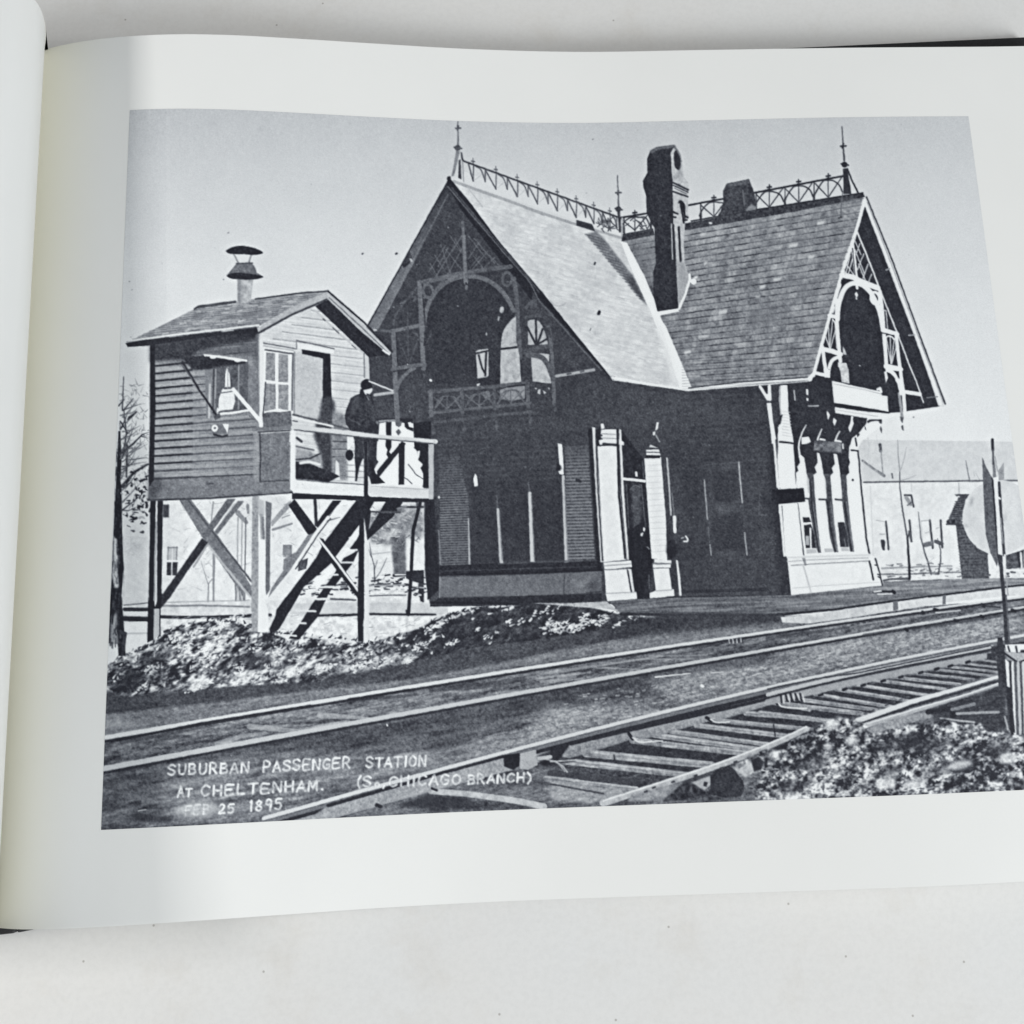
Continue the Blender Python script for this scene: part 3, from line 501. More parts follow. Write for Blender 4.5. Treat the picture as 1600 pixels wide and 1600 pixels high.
# snow heap under the cabin
P('snow', 212 + 44*N1, 'S 440 360 700 345 1000 350 1130 430 T 0 260 640 255 700 250 750 240 560 330 380 410 S 1500 480 1000 480 450 440', soft=1)
for i in range(170):
    x, y = rng.uniform(262, 660), rng.uniform(962, 1000); L('snow', rng.choice([150, 170, 190]), [(x, y), (x + rng.uniform(3, 12), y + rng.uniform(-4, 1))], rng.uniform(.8, 1.6), alpha=.7)
HP = 'S 105 640 150 610 230 565 340 530 440 470 480 430 600 380 750 360 900 360 1010 400 1130 430 1240 480 1330 455 1450 480 1560 470 T 60 400 160 420 270 420 370 405 480 365 620 330 700 280 800 250 980 190 1100 200 1350 170 1450 130 1600 160 U 20 170 150 175 250 195 330 215 430 240 560 255 640 262 620 290 500 300 400 318 250 350 100 370 0 385 T 1350 400 1000 445 780 492 600 535 180 608 100 600 S 1440 740 900 768 700 790 450 805 250 835 170 825 105 770'
wf = np.interp(GX, [165, 215, 260, 330, 420, 520, 600, 650, 690, 850, 880, 1000], [58, 68, 116, 128, 122, 106, 84, 60, 48, 45, 54, 52])
P('snow_heap', np.clip(wf + np.interp(GX, [200, 560, 680], [235, 200, 55])*NHEAP + np.interp(GX, [200, 560, 680], [110, 90, 34])*NHEAP2, 34, 228), HP, soft=.8)
P('snow_heap', np.clip(205 + 170*NHEAP2, 80, 235), 'S 440 790 700 700 800 740 1000 680 1200 660 1380 640 1600 610 T 100 500 350 480 600 480 590 530 180 600 60 600 S 1400 700 1250 690 900 750 450 798', soft=3, alpha=.62)
for s in ('S 300 590 380 550 460 580 500 640 400 640 320 640', 'S 920 600 1000 560 1150 590 1080 660 980 670 900 690', 'S 130 700 250 660 400 730 250 820 130 790', 'S 1190 620 1280 570 1290 610 1230 650', 'S 800 640 870 600 850 690'):
    P('snow_heap', 40 + 60*np.clip(NHEAP2, 0, 1), s, soft=2.5, alpha=.8)
for i in range(620):
    x = rng.uniform(170, 1000); t = rng.random(); y0_ = np.interp(x, [170, 260, 380, 540, 650, 745, 860, 1000], [1045, 992, 985, 1004, 990, 952, 940, 966]); y1_ = np.interp(x, [170, 250, 365, 545, 695, 860, 1000], [1068, 1080, 1068, 1048, 1018, 995, 974]); y = y0_ + (y1_ - y0_)*t
    dark = x > 640; v = rng.choice([34, 40, 50, 60, 205, 228] if not dark else [34, 38, 42, 46, 50, 60, 40, 44, 215]); a = rng.gauss(-.55, .5); l = rng.uniform(2, 9)
    L('snow_heap', v, [(x, y), (x + l*math.cos(a), y + l*math.sin(a))], rng.uniform(1.4, 4), .8, alpha=.85)
def flecks(cx, cy, rx, ry, n, rot=-25, lo=170, hi=232):
    r = math.radians(rot)
    for i in range(n):
        a, q = rng.uniform(0, 6.28), rng.random()**.6; x, y = rx*q*math.cos(a), ry*q*math.sin(a); px, py = cx + x*math.cos(r) - y*math.sin(r), cy + x*math.sin(r) + y*math.cos(r)
        t = rng.gauss(r, .5); l = rng.uniform(1.5, 6.5); L('snow_heap', rng.uniform(lo, hi), [(px, py), (px + l*math.cos(t), py + l*math.sin(t))], rng.uniform(1.2, 3.6), .8, alpha=.9)
for cx, cy, rx, ry, n in ((875, 982, 20, 8, 46), (905, 978, 22, 8, 60), (938, 969, 12, 9, 36), (862, 974, 10, 6, 20), (912, 963, 8, 5, 14), (970, 973, 18, 3, 12), (704, 1006, 12, 3, 14), (677, 996, 8, 4, 12), (687, 975, 14, 5, 22), (672, 984, 12, 6, 20), (715, 960, 14, 4, 20), (740, 952, 22, 4, 26), (795, 971, 5, 3, 8), (745, 984, 4, 3, 7), (850, 982, 4, 3, 6), (800, 948, 16, 3, 16), (855, 940, 12, 4, 14), (760, 997, 22, 4, 10), (655, 1012, 14, 7, 28), (825, 965, 24, 8, 12), (860, 955, 24, 8, 14), (640, 1030, 14, 5, 24), (600, 1035, 20, 6, 30), (560, 1042, 24, 6, 34), (505, 1045, 24, 6, 30), (450, 1056, 26, 6, 34), (385, 1060, 26, 7, 40), (310, 1072, 26, 6, 32), (225, 1074, 16, 6, 18), (240, 1045, 16, 8, 30), (1000, 965, 12, 2, 5)): flecks(cx, cy, rx, ry, n)
for cx, cy, rx, ry, n in ((350, 975, 40, 6, 70), (286, 1014, 15, 12, 40), (322, 1031, 14, 11, 36), (338, 1009, 14, 8, 26), (372, 1043, 10, 12, 26), (268, 1000, 12, 8, 24), (400, 1010, 12, 8, 20), (432, 1018, 8, 10, 18), (300, 990, 20, 6, 24), (480, 1002, 30, 4, 14), (560, 1012, 26, 4, 16)): flecks(cx, cy, rx, ry, n, -30, 185, 232)
for cx, cy, rx, ry in ((258, 1022, 16, 8), (395, 1030, 22, 7), (250, 1052, 18, 6), (455, 1025, 12, 5), (348, 1048, 14, 5), (520, 1018, 26, 5), (200, 1055, 14, 8)): P('snow_heap', 48 + 60*np.clip(NHEAP2, 0, 1), ell(cx, cy, rx, ry, rot=-20), soft=3, alpha=.6)
# ragged crest of the heap
for i in range(260):
    x = rng.uniform(180, 990); y = np.interp(x, [170, 197, 230, 257, 315, 365, 422, 472, 540, 567, 600, 625, 655, 675, 700, 745, 837, 862, 900, 947, 1000], [1040, 1020, 1010, 987, 967, 970, 987, 993, 998, 1005, 1001, 992, 982, 970, 962, 947, 942, 934, 940, 948, 964]) + rng.uniform(-2, 3)
    a = rng.gauss(-.6, .6); l = rng.uniform(2, 7); L('snow_heap', rng.choice([36, 44, 56, 70, 215]) if x < 640 else rng.choice([36, 40, 44, 48, 190]), [(x, y), (x + l*math.cos(a), y + l*math.sin(a))], rng.uniform(1.5, 3.4), .8)

# --- platform in front of the station
P('station_wall', 44, '. 672 925 1240 905 1240 936 1060 938 950 944 672 948')
P('platform', np.interp(GX, [880, 1000, 1300, 1600], [104, 98, 116, 140]) + 50*fbm(60, 3, 91, -3, 3) + 14*N2, 'U 375 165 T 1600 160 U 340 150 540 145 800 135 Q 0 1345 460 1330 1220 1250 R 430 1220 900 1200 1390 1190 1700 1190 1700 1235 1400 1268 900 1332 500 1382 0 1452 Q 380 1512 0 1492 U 380 240 440 238')
P('platform', 168 + 30*N2, 'T 1330 170 U 130 170 350 158 445 236 390 212 300 200 200 195')
L('platform', 42, 'U 440 238 900 245 1380 245 R 0 1455 500 1384 900 1334 1400 1270 1700 1238', 4.5, 3); L('platform', 60, 'U 700 245 1400 250 1450 258', 12, 8, alpha=.7)
P('platform', 196 + 24*N1, 'Q 375 1516 480 1508 800 1470 1300 1394 1600 1350 1600 1420 1340 1460 900 1530 600 1570 385 1560'); P('platform', 205 + 18*N1, 'R 500 1395 900 1345 1400 1282 1700 1250 1700 1330 1400 1345 900 1400 560 1460 500 1465')
for i in range(18): L('platform', 170, [(1228 + i*12, 966 - i*1.5), (1229 + i*12, 971 - i*1.5)], 1.5, alpha=.6)
P('platform', 112, 'Q 1308 1384 1348 1376 1352 1455 1308 1465'); P('platform', 112, 'R 922 1335 950 1328 948 1408 920 1412')
L('platform', 40, 'R 345 1310 420 1300 500 1303', 3); L('platform', 225, 'R 350 1305 410 1298', 2); L('platform', 215, 'R 380 1325 500 1322', 1.6); L('platform', 32, 'R 505 1300 522 1312', 5)

# --- station: roofs
LROOF = '. 706 283 972 372 980 381 1080 606 1075 611 956 595'
tone = 202 + 16*N1 + 14*fbm(40, 40, 101) + 14*fbm(14, 3, 103, 17) - np.clip((430 - GY)/200, 0, 1)*4
P('station_roof', tone, LROOF)
for i in range(240):
    u, v = rng.random(), rng.random(); q = Qd(((712, 300), (970, 378), (1058, 596), (960, 588)), u, v)
    L('station_roof', rng.choice([165, 178, 186]), [q, q + np.array([rng.uniform(5, 16), rng.uniform(1.5, 5)])], .9, alpha=.6)
for i in range(1, 26):
    v = i/26; a = Qd(((712, 300), (970, 378), (1058, 596), (960, 588)), 0, v); b = Qd(((712, 300), (970, 378), (1058, 596), (960, 588)), 1, v); L('station_roof', 188, np.array([lerp(a, b, q) + np.array([0, rng.uniform(-.7, .7)]) for q in np.linspace(0, 1, 9)]), 1.1, alpha=.55)
P('station_roof', 212, '. 708 281 972 368 972 358 726 268', keep=True, alpha=.55)
L('station_roof', 158, 'E 850 605 1050 680 1300 765 1600 880 G 0 662 400 795 800 915', 4.4, 4)
P('station_roof', 118 + 20*N2, 'G 500 885 600 860 650 910 900 1230 1020 1480 960 1420 870 1300 700 1110 600 985', soft=1)
for i in range(20):
    t = i/20; a = lerp((914, 366), (1003, 472), t); L('station_roof', 82, [a + np.array([1, 0]), a + np.array([26 - 14*t, 7 - 3*t])], 1.8, alpha=.65)
P('station_roof', 76, 'G 830 1230 900 1230 1015 1460 900 1350', soft=1.5, alpha=.8); P('station_roof', 62, 'G 430 765 560 800 590 865 430 812')
P('station_roof', 226, 'I 1040 225 1095 255 1180 380 1390 880 1355 905 1290 880 1250 760 1180 560 1080 330'); P('station_roof', 216, 'I 1040 225 1150 400 1265 800 1310 880 1230 830 1100 350', soft=1.5, alpha=.6); L('station_roof', 236, 'I 730 800 1000 850 1350 905', 3.4)
P('station_roof', 150, 'I 718 785 755 790 745 820 722 812'); L('station_roof', 225, 'I 1355 920 1362 980', 4)
for x, y, r, v in ((935.5, 489, 5, 40), (929, 412, 3, 60), (922, 515, 1.6, 110)): L('station_roof', v, [(x, y + 1), (x + 1, y - 1.5)], r)
L('station_roof', 168, curve('I 215 160 260 200 320 195 335 180'), 2); L('station_roof', 175, 'E 960 650 1090 820', 1.4)
# right roof with slate courses
RR = ((972, 376), (1349, 310), (1268, 594), (1080, 606))
P('slate_roof', 134 + 16*N1 + 22*N2 + 24*fbm(22, 8, 111, -8) + 30*fbm(12, 34, 113, 14, 3) + 14*fbm(120, 60, 121), '. 972 374 1349 306 1338 352 1318 408 1292 505 1267 596 1080 607 1034 500 1004 430')
nr = 27
for i in range(nr):
    v0, v1 = i/nr, (i + 1)/nr; bow = lambda u: 0
    row = [Qd(RR, u, v0) for u in np.linspace(0, 1, 8)]
    off = rng.random()
    for k in range(26):
        if rng.random() < .55: continue
        u0 = (k + off)/26 + rng.uniform(-.01, .01); u1 = u0 + rng.choice([.018, .03, .038, .05]); c = [Qd(RR, min(u0, 1), v0 + .004), Qd(RR, min(u1, 1), v0 + .004), Qd(RR, min(u1, 1), v1 - .003), Qd(RR, min(u0, 1), v1 - .003)]
        P('slate_roof', rng.choice([165, 172, 180, 196, 118, 112, 150, 160, 120]), c, soft=.6, alpha=rng.uniform(.12, .42))
    row = np.array(row) + [[0, rng.uniform(-.35, .35)] for _ in row]; L('slate_roof', 84, row, 1.5, alpha=.7); L('slate_roof', 160, row + [0, 2], 1.2, alpha=.25)
    for k in range(9):
        u0 = rng.random()*.93; L('slate_roof', 56, [Qd(RR, u0, v0), Qd(RR, u0 + rng.uniform(.02, .07), v0)], 1.7, alpha=.7)
    for k in range(40):
        u = (k + off)/40; a, b = Qd(RR, u, v0), Qd(RR, u, v1)
        if rng.random() < .45: L('slate_roof', 112, [a, b], 1, alpha=.3)
for x, y, w, v in ((1283, 345, 12, 205), (1240, 380, 14, 200), (1268, 398, 11, 198), (1192, 445, 10, 205), (1215, 433, 13, 200), (1130, 483, 13, 195), (1185, 460, 9, 190), (1100, 362, 9, 195), (1088, 430, 6, 230), (1103, 408, 6, 200), (1075, 547, 12, 205), (1100, 522, 18, 185), (1130, 485, 14, 190), (1225, 385, 10, 95), (1210, 478, 16, 88), (1180, 500, 12, 90), (1173, 523, 5, 70), (1138, 365, 5, 70), (1140, 463, 4, 75), (1255, 430, 7, 105), (1150, 540, 8, 100), (1085, 585, 20, 180), (1200, 490, 20, 95)):
    P('slate_roof', v, [(x - w/2, y + 2), (x + w/2, y), (x + w/2 - 2, y + 5), (x - w/2, y + 7)], soft=.8, alpha=.8)
P('slate_roof', 112, '. 1180 470 1235 470 1230 505 1170 525', soft=8, alpha=.5); P('slate_roof', 105, '. 985 385 1022 380 1024 470 1010 460', soft=4, alpha=.55); P('slate_roof', 62, 'G 1030 1320 1075 1310 1085 1420 1060 1400', soft=1.5, alpha=.8)
P('slate_roof', 58 + 26*N2, 'G 805 885 1070 835 1080 890 810 945'); P('slate_roof', 60 + 34*N2, 'G 1330 795 1600 745 H 215 735 780 640 1430 540 1448 575 1300 605 900 690 500 760 0 845 G 1330 850')
L('slate_roof', 34, 'H 0 775 215 738 545 680 1430 540', 2); L('slate_roof', 210, 'H 155 792 168 794', 3)
P('station_roof', 229, 'G 800 950 850 955 1000 1240 1085 1440 1140 1600 1080 1580 1010 1450 900 1200'); P('station_roof', 236, 'G 1075 1445 1100 1450 1102 1530 1085 1535')
P('station_roof', 226, 'I 1040 225 1095 255 1180 380 1390 880 1355 905 1290 880 1250 760 1180 560 1080 330'); P('station_roof', 214, 'I 1040 225 1150 400 1265 800 1310 880 1230 830 1100 350', soft=1.5, alpha=.5); L('station_roof', 236, 'I 730 800 1000 850 1355 906', 3.2); L('slate_roof', 222, 'J 85 795 500 745 1090 700', 4); L('slate_roof', 60, 'J 85 780 500 732 1080 690', 1.8)

# --- cresting along the two ridges
def crest_left():
    t0, t1 = np.array([724., 251.5]), np.array([970., 341.])
    post = [739.5, 775.0, 808.5, 840.0, 871.0, 900.5, 928.0, 953.0]
    rail_y = lambda x: 251.5 + (x - 724)*.3638; base_y = lambda x: 283 + (x - 739.5)*.352
    for i, x in enumerate(post):
        nx = post[i+1] if i+1 < len(post) else 972; pv = post[i-1] if i else 722; m = (x + nx)/2 + 1; pm = (x + pv)/2 + 1
        L('ridge_cresting', 96, [(x + .5, rail_y(x)), (x, base_y(x))], 2); L('ridge_cresting', 84, [(pm, rail_y(pm) + 1), (x, base_y(x))], 2.2)
        L('ridge_cresting', 90, curve([(x + 3, rail_y(x) + 2), ((x + m)/2 + 3, rail_y(x) + 9), (m, base_y(m) - 6)], 6), 2); L('ridge_cresting', 88, [(m, rail_y(m)), (m, base_y(m) - 6)], 2)
        L('ridge_cresting', 155, [(x + 3, base_y(x) - 2), (m - 3, rail_y(m) + 6)], 1, alpha=.6)
        L('ridge_cresting', 105, [(x, rail_y(x)), (x - .5, rail_y(x) - 10)], 1.4); L('ridge_cresting', 92, [(x - 2.6, rail_y(x) - 5.5), (x + 2, rail_y(x) - 4.6)], 2)
    L('ridge_cresting', 62, [t0, t1], 2.8)
crest_left()
P('ridge_cresting', 58, 'G 610 790 650 760 720 770 700 800 640 800', soft=1, alpha=.7)
for i in range(24): x = rng.uniform(933, 966); y = rng.uniform(340, 358); L('ridge_cresting', 75, [(x, y), (x + rng.uniform(-8, 8), y + rng.uniform(-8, 8))], 1.4)
def crest_right(mids, posts, ytop, ybot):
    for x in mids:
        L('ridge_cresting', 58, [(x, ytop(x)), (x, ybot(x))], 1.8); L('ridge_cresting', 52, [(x, ybot(x) - 9), (x, ybot(x))], 3.4)
    allm = sorted(mids)
    for x in posts:
        L('ridge_cresting', 66, [(x, ytop(x)), (x, ybot(x))], 1.6)
        l, r = x - 23, x + 23
        L('ridge_cresting', 62, [(x, ybot(x) - 1), (l + 3, ytop(l) + 3)], 1.8); L('ridge_cresting', 62, [(x, ybot(x) - 1), (r - 2, ytop(r) + 2)], 1.8)
        L('ridge_cresting', 58, curve([(l + .5, ybot(l) - 6), (l + 6, ybot(l) - 17), (x - 8, ytop(x) + 4), (x, ytop(x) + 2)], 6), 2.2); L('ridge_cresting', 58, curve([(r - .5, ybot(r) - 6), (r - 6, ybot(r) - 17), (x + 8, ytop(x) + 3), (x, ytop(x) + 2)], 6), 2.2)
        L('ridge_cresting', 52, [(x, ytop(x)), (x, ytop(x) - 8)], 1.8); L('ridge_cresting', 48, [(x - 3, ytop(x) - 4.2), (x + 3, ytop(x) - 4.8)], 2.6); L('ridge_cresting', 52, [(x - 2, ytop(x) - 1), (x + 2, ytop(x) - 1)], 1.8)
yt_ = lambda x: 320 + (x - 1080)*-.1895; yb_ = lambda x: 345.5 + (x - 1080)*-.168
crest_right([1095, 1138, 1181.5, 1226.5, 1272], [1115.5, 1202, 1248, 1294], yt_, yb_)
L('ridge_cresting', 44, [(1074, yt_(1074)), (1319, yt_(1319))], 3)
yt2 = lambda x: 340 + (x - 972)*-.17; yb2 = lambda x: 364 + (x - 972)*-.16
crest_right([975, 1017], [992], yt2, yb2); L('ridge_cresting', 46, [(971, 340), (1013, 333)], 3)
for i in range(16): x = rng.uniform(976, 1018); y = rng.uniform(338, 358); L('ridge_cresting', 66, [(x, y), (x + rng.uniform(-8, 8), y + rng.uniform(-7, 7))], 1.5)
# finials
def finial(v, mast, cross, ball, base):
    L('finial', v + 20, mast, 1.4, 3); c = pts(cross)[0]; L('finial', v, [c - [4, -.6], c + [4, .2]], 2.6); L('finial', v, [c - [1, -3], c + [0, -3]], 3)
    b = pts(ball)[0]; P('finial', v - 18, ell(b[0], b[1], 4.8, 4.6)); L('finial', v - 10, [b - [5, 1], b + [6, 1]], 2.6)
finial(92, 'E 883 105 880 160 884 230 884 300', 'E 885 160', 'E 880 325', None)
P('finial', 128, 'E 866 350 900 352 880 440 850 560 828 565 850 460'); P('finial', 150, 'E 900 355 918 370 930 450 935 620 925 600 915 440'); P('finial', 60, 'E 890 430 905 420 912 590 885 575'); L('finial', 62, 'E 912 370 925 430', 2.4); P('finial', 50, 'E 795 565 820 560 828 590 790 590')
finial(78, 'G 772 395 775 460 780 540 782 680', 'G 780 537', 'G 780 676', None); P('finial', 58, 'G 772 690 795 690 805 870 785 870'); L('finial', 165, 'G 812 750 808 905', 2.6)
finial(60, 'H 1255 -10 1262 80 1268 160 1275 270', 'H 1267 148', 'H 1278 305', None); P('finial', 50, 'H 1265 340 1300 335 1320 450 1335 548 1270 552'); L('finial', 44, 'H 1300 340 1345 450 1392 540', 2.6); L('finial', 95, 'H 1262 545 1252 640 1243 745', 1.8); L('finial', 55, 'H 1230 750 1250 742', 3)

# --- chimneys
P('chimney', 46 + 12*N2, 'G 1045 192 1100 160 1240 142 1250 170 1218 205 1225 380 1235 440 1238 800 1258 1110 1265 1160 1280 1505 1105 1530 1072 1400 1070 1200 1092 1130 1080 830 1050 790 1015 700 1010 560 990 500 984 440 1022 372 1018 260')
P('chimney', 182 + 24*N2, 'G 1218 205 1250 145 1285 200 1310 270 1322 400 1365 465 1360 560 1362 740 1335 800 1325 960 1330 1110 1372 1250 1280 1500 1262 1110 1238 800 1232 430')
P('chimney', 100 + 30*N2, 'G 1040 192 1100 158 1250 140 1290 210 1310 280 1295 285 1270 200 1240 160 1100 185 1060 215', soft=.8)
P('chimney', 46, curve('G 1240 260 1245 200 1265 190 1290 240 1300 300 1290 350 1255 330 1240 270', 5)); P('chimney', 150, 'G 1300 300 1318 400 1240 440 1230 400 1285 355', soft=1.2, alpha=.7)
for a, b in (('G 1235 455 1360 515', 3), ('G 1238 478 1360 535', 2), ('G 1238 530 1358 572', 3), ('G 1245 500 1350 550', 1)): L('chimney', 55, a, b)
P('chimney', 38, curve('G 1272 640 1285 605 1312 605 1335 650 1338 770 1318 700 1300 640 1280 625', 5)); L('chimney', 40, 'G 1300 640 1318 740 1325 790', 3)
L('chimney', 42, 'G 1240 700 1275 715', 3); L('chimney', 42, 'G 1235 740 1258 745', 3); L('chimney', 42, 'G 1335 735 1358 745', 3); L('chimney', 42, 'G 1325 770 1350 765', 3)
L('chimney', 40, 'G 1235 810 1240 950 1250 1100', 4.5); L('chimney', 190, 'G 1222 800 1232 1095', 1.6); L('chimney', 38, 'G 1283 828 1290 960 1298 1112', 3.6); P('chimney', 150, 'G 1262 1115 1330 1115 1370 1250 1285 1480', soft=1.2, alpha=.85)
P('station_roof', 236, 'G 1100 1530 1275 1505 1285 1528 1125 1562'); L('station_roof', 234, 'G 1285 1505 1340 1380 1375 1265', 3.6); L('station_roof', 234, 'G 1372 1220 1380 1280', 3.4); P('station_roof', 234, ell(1083.5, 440, 4.6, 4.6))
P('chimney', 62 + 26*N2, 'H 215 742 245 690 268 620 264 520 300 462 480 425 512 500 525 540 550 672 480 690 400 705'); P('chimney', 150, 'H 450 690 500 630 545 660 540 680 460 695', soft=.8, alpha=.8); L('chimney', 95, 'H 430 520 445 640', 2.4); P('chimney', 92 + 30*N2, 'H 290 470 480 428 500 480 430 470 310 500', soft=.8, alpha=.8)

# --- station body (in shadow)
NW = .45*fbm(2.0, 2.0, 131, octv=2); dk = 59 + 5*N1 + 26*NW + 9*fbm(90, 90, 141)
P('station_wall', dk + 2, '. 574 513 700 470 860 500 956 594 1075 611 1268 596 1296 640 1304 700 1256 800 1252 905 1236 930 1060 931 950 938 672 945 664 900 662 760 650 662 590 664 578 640 574 556')
for i in range(90):
    y = 545 + i*4.3; L('station_wall', 74 if i % 2 else 46, [(668, y), (872, y - 9)], 1.2, alpha=.4); L('station_wall', 76 if i % 2 else 48, [(1066, y + 20), (1210, y + 14)], 1.2, alpha=.32)
P('station_wall', 60 + 30*NW, 'O 1000 1230 1560 1200 1600 1330 1000 1380', soft=6, alpha=.6); L('station_wall', 40, 'O 880 1410 1600 1390', 5, alpha=.7); P('station_wall', 36 + 14*NW, 'Q 260 0 310 80 350 440 420 1000 455 1320 380 1320 330 900 290 400', soft=5, alpha=.6)
P('station_wall', 98 + 20*NW, ell(1130, 795, 15, 8), soft=4, alpha=.75); P('station_wall', 66, '. 1118 745 1142 740 1144 785 1120 790', soft=5, alpha=.6)
for s_, v_ in (('N 505 470 712 500 755 1165 515 1175', 46), ('N 745 480 980 500 1010 1165 780 1165', 45), ('N 1015 480 1255 470 1295 1155 1040 1160', 45)): P('station_wall', v_ + 12*NW, s_, soft=3, alpha=.75)
P('station_wall', 72 + 22*NW, '. 1104 726 1156 722 1166 866 1112 872', soft=3, alpha=.55); P('station_wall', 46 + 16*NW, '. 1112 738 1150 734 1154 782 1116 786', soft=2, alpha=.6); P('station_wall', 46 + 14*NW, '. 1110 806 1158 802 1164 858 1114 862', soft=2, alpha=.6); L('station_wall', 84, '. 1104 726 1156 722', 1.6, alpha=.7); L('station_wall', 80, '. 1106 797 1160 793', 1.6, alpha=.6); P('station_wall', 50, '. 1062 720 1096 718 1104 900 1072 905', soft=4, alpha=.5)
P('station_wall', 74 + 20*NW, '. 690 668 860 655 1060 640 1180 640 1180 655 1060 660 870 676 690 690', soft=6, alpha=.35)
# left gable
P('gable', 59 + 5*N1 + 22*NW, '. 703 283 957 594 930 600 640 600 576 515 590 512')
P('gable', 50 + 22*NW, curve('F 620 830 610 520 650 290 770 130 930 70 1100 85 1250 190 1340 330 1380 560 1400 940 1000 960 700 960', 4))
RK = np.interp(GY, [285, 330, 390, 420, 515], [52, 66, 92, 104, 112]) + 10*N2; P('gable', RK, '. 702 280 640 392 573 513 591 515 646 412 703 301'); L('gable', 44, '. 701 281 640 391 573 512', 2.2); L('gable', 120, '. 700 304 645 408 604 490', 1.6, alpha=.6); P('gable', 60, '. 640 392 628 413 632 418 645 404')
P('gable', 165, 'E 478 1245 500 1250 510 1272 490 1275'); P('gable', 50, 'E 415 1300 490 1265 480 1290 430 1325')
P('gable', 33, 'E 800 575 825 590 1000 800 1210 1085 1600 1545 G 330 1600 I 725 805 700 790 540 610 300 340 60 80 E 1500 1600 1180 1190 900 830 790 640'); L('gable', 92, 'E 800 650 900 770 1080 980 1240 1170 1480 1440 I 120 160 300 360 520 610 640 740', 2); L('gable', 66, 'E 830 660 1100 980 1460 1400 1560 1530', 3)
T_ = 'gable_truss'
def G(v, s, w, w1=None, a=1.0): L(T_, v + 14*N2 if v > 60 else v, s, w, w1, alpha=a)
for s in ('E 650 1290 710 1390', 'E 740 1130 820 1370', 'E 790 1180 920 1350', 'E 860 1090 920 1190', 'E 980 1180 1100 1340', 'E 1030 1090 1190 1290', 'E 720 1310 800 1160', 'E 1000 1310 1060 1230', 'E 640 1360 780 1140', 'E 700 1395 850 1150', 'E 800 1375 915 1170', 'E 690 1220 760 1330', 'E 820 1060 912 1200', 'E 985 1360 1130 1190', 'E 1080 1345 1190 1240', 'E 970 1250 1060 1110', 'E 970 1060 1120 1250', 'E 1100 1180 1230 1310', 'E 840 1180 915 1060'): G(100, s, 1.7, a=.85)
G(96, 'E 922 945 930 1050 938 1250 947 1450', 4, 6.5); P(T_, 128, 'E 918 1060 945 1050 955 1340 930 1350', soft=.8, alpha=.6)
G(94, 'E 590 1447 750 1408 925 1372', 7.5); G(84, 'E 960 1365 1150 1335 1320 1315', 7)
G(98, curve('F 598 500 610 380 650 270 700 190 770 125 850 82 930 65 1020 65 1110 88 1190 135 1260 200 1310 275 1345 345'), 6.8)
P(T_, 40, 'F 925 0 965 0 965 60 925 50', alpha=0); G(108, 'F 942 30 950 115', 6); L(T_, 40, 'F 950 118 952 125', 3); P(T_, 96, ell(729, 449, 2.4, 4))
G(104, 'F 560 110 572 300 585 600 595 830', 7); L(T_, 52, 'F 585 120 598 300 612 500 600 640', 2); L(T_, 96, ell(669, 455, 7.5, 10.5, rot=-10), 4); L(T_, 88, ell(792.5, 436, 7.5, 10.5), 4)
G(92, 'F 600 240 640 235', 3); G(92, 'F 690 190 760 100', 5); G(86, 'F 1350 80 1370 220 1385 500 1405 740', 6.5); G(80, 'F 1290 110 1345 105', 3)
G(106, 'F 345 520 352 700 360 900 372 1150 380 1290', 7.4); P(T_, 92, 'F 380 1320 405 1355 385 1390 362 1362'); L(T_, 80, 'F 352 1275 408 1275', 4); L(T_, 50, 'F 368 530 378 780', 1.6)
G(102, 'F 330 520 450 495 575 470', 5.5); G(84, 'F 180 505 250 515 330 522', 3.6); P(T_, 175, 'F 172 498 205 502 212 518 180 522'); G(100, 'F 340 840 460 815 605 798', 6.5); L(T_, 55, 'F 345 855 600 815', 1.8)
G(104, curve('F 372 1010 395 950 430 895 480 850 520 830'), 5.4); P(T_, 98, 'F 575 800 610 790 618 840 590 835'); P(T_, 92, 'F 592 870 612 880 610 905 595 900')
for s in ('F 475 790 385 580', 'F 472 785 465 330', 'F 480 785 555 580', 'F 455 600 475 740'): G(80, s, 1.5)
G(78, curve('F 345 470 360 400 400 330 440 270 500 210 545 150'), 3.4, a=.8); G(82, curve('F 505 530 545 550 560 600'), 2.4); G(70, 'F 250 620 320 560', 2); P(T_, 92, curve('F 500 230 530 225 540 260 500 275 520 250', 3), alpha=.7); G(100, 'F 400 290 450 270', 2); G(82, 'F 620 620 660 540', 2, a=.7)
# gable windows
WN = 172 + 26*N1 + 16*fbm(3, 3, 151)
P('window', WN, curve('F 1365 390 1310 445 1265 510 1248 570 1240 650', 4).tolist() + pts('F 1235 960 1410 942 1395 720 1370 600 1368 480').tolist()); L('window', 42, 'F 1240 668 1372 654', 3.4)
P('window', 182, 'F 1032 690 1060 675 1135 668 1140 890 1120 905 1045 912 1038 780'); L('window', 46, 'F 1030 705 1140 682', 3); L('window', 46, 'F 1055 720 1085 830 1110 870', 3); L('window', 46, 'F 1118 690 1112 890', 3.4)
P('window', 165, ell(784, 484, 3.4, 5, rot=15)); P('window', 150, 'F 1218 395 1235 400 1222 440 1214 430'); P('window', 150, ell(760, 522, 1.2, 2.6)); P('window', 190, 'F 1040 960 1070 952 1060 975 1040 978')
P('window', 168 + 22*N1, 'I 22 330 50 318 82 316 112 325 140 360 160 400 180 460 194 512 190 525 28 528'); 
for s in ('I 95 530 20 380', 'I 97 530 92 315', 'I 102 530 150 395', 'I 105 525 195 470'): L('window', 48, s, 3.4)
P('window', WN, 'I 52 630 120 600 165 600 205 605 200 700 222 848 140 842 66 830'); L(T_, 84, curve('I 30 610 90 615 150 640 195 700 225 780'), 8); L(T_, 76, 'I 0 585 100 555 215 535', 6.5)
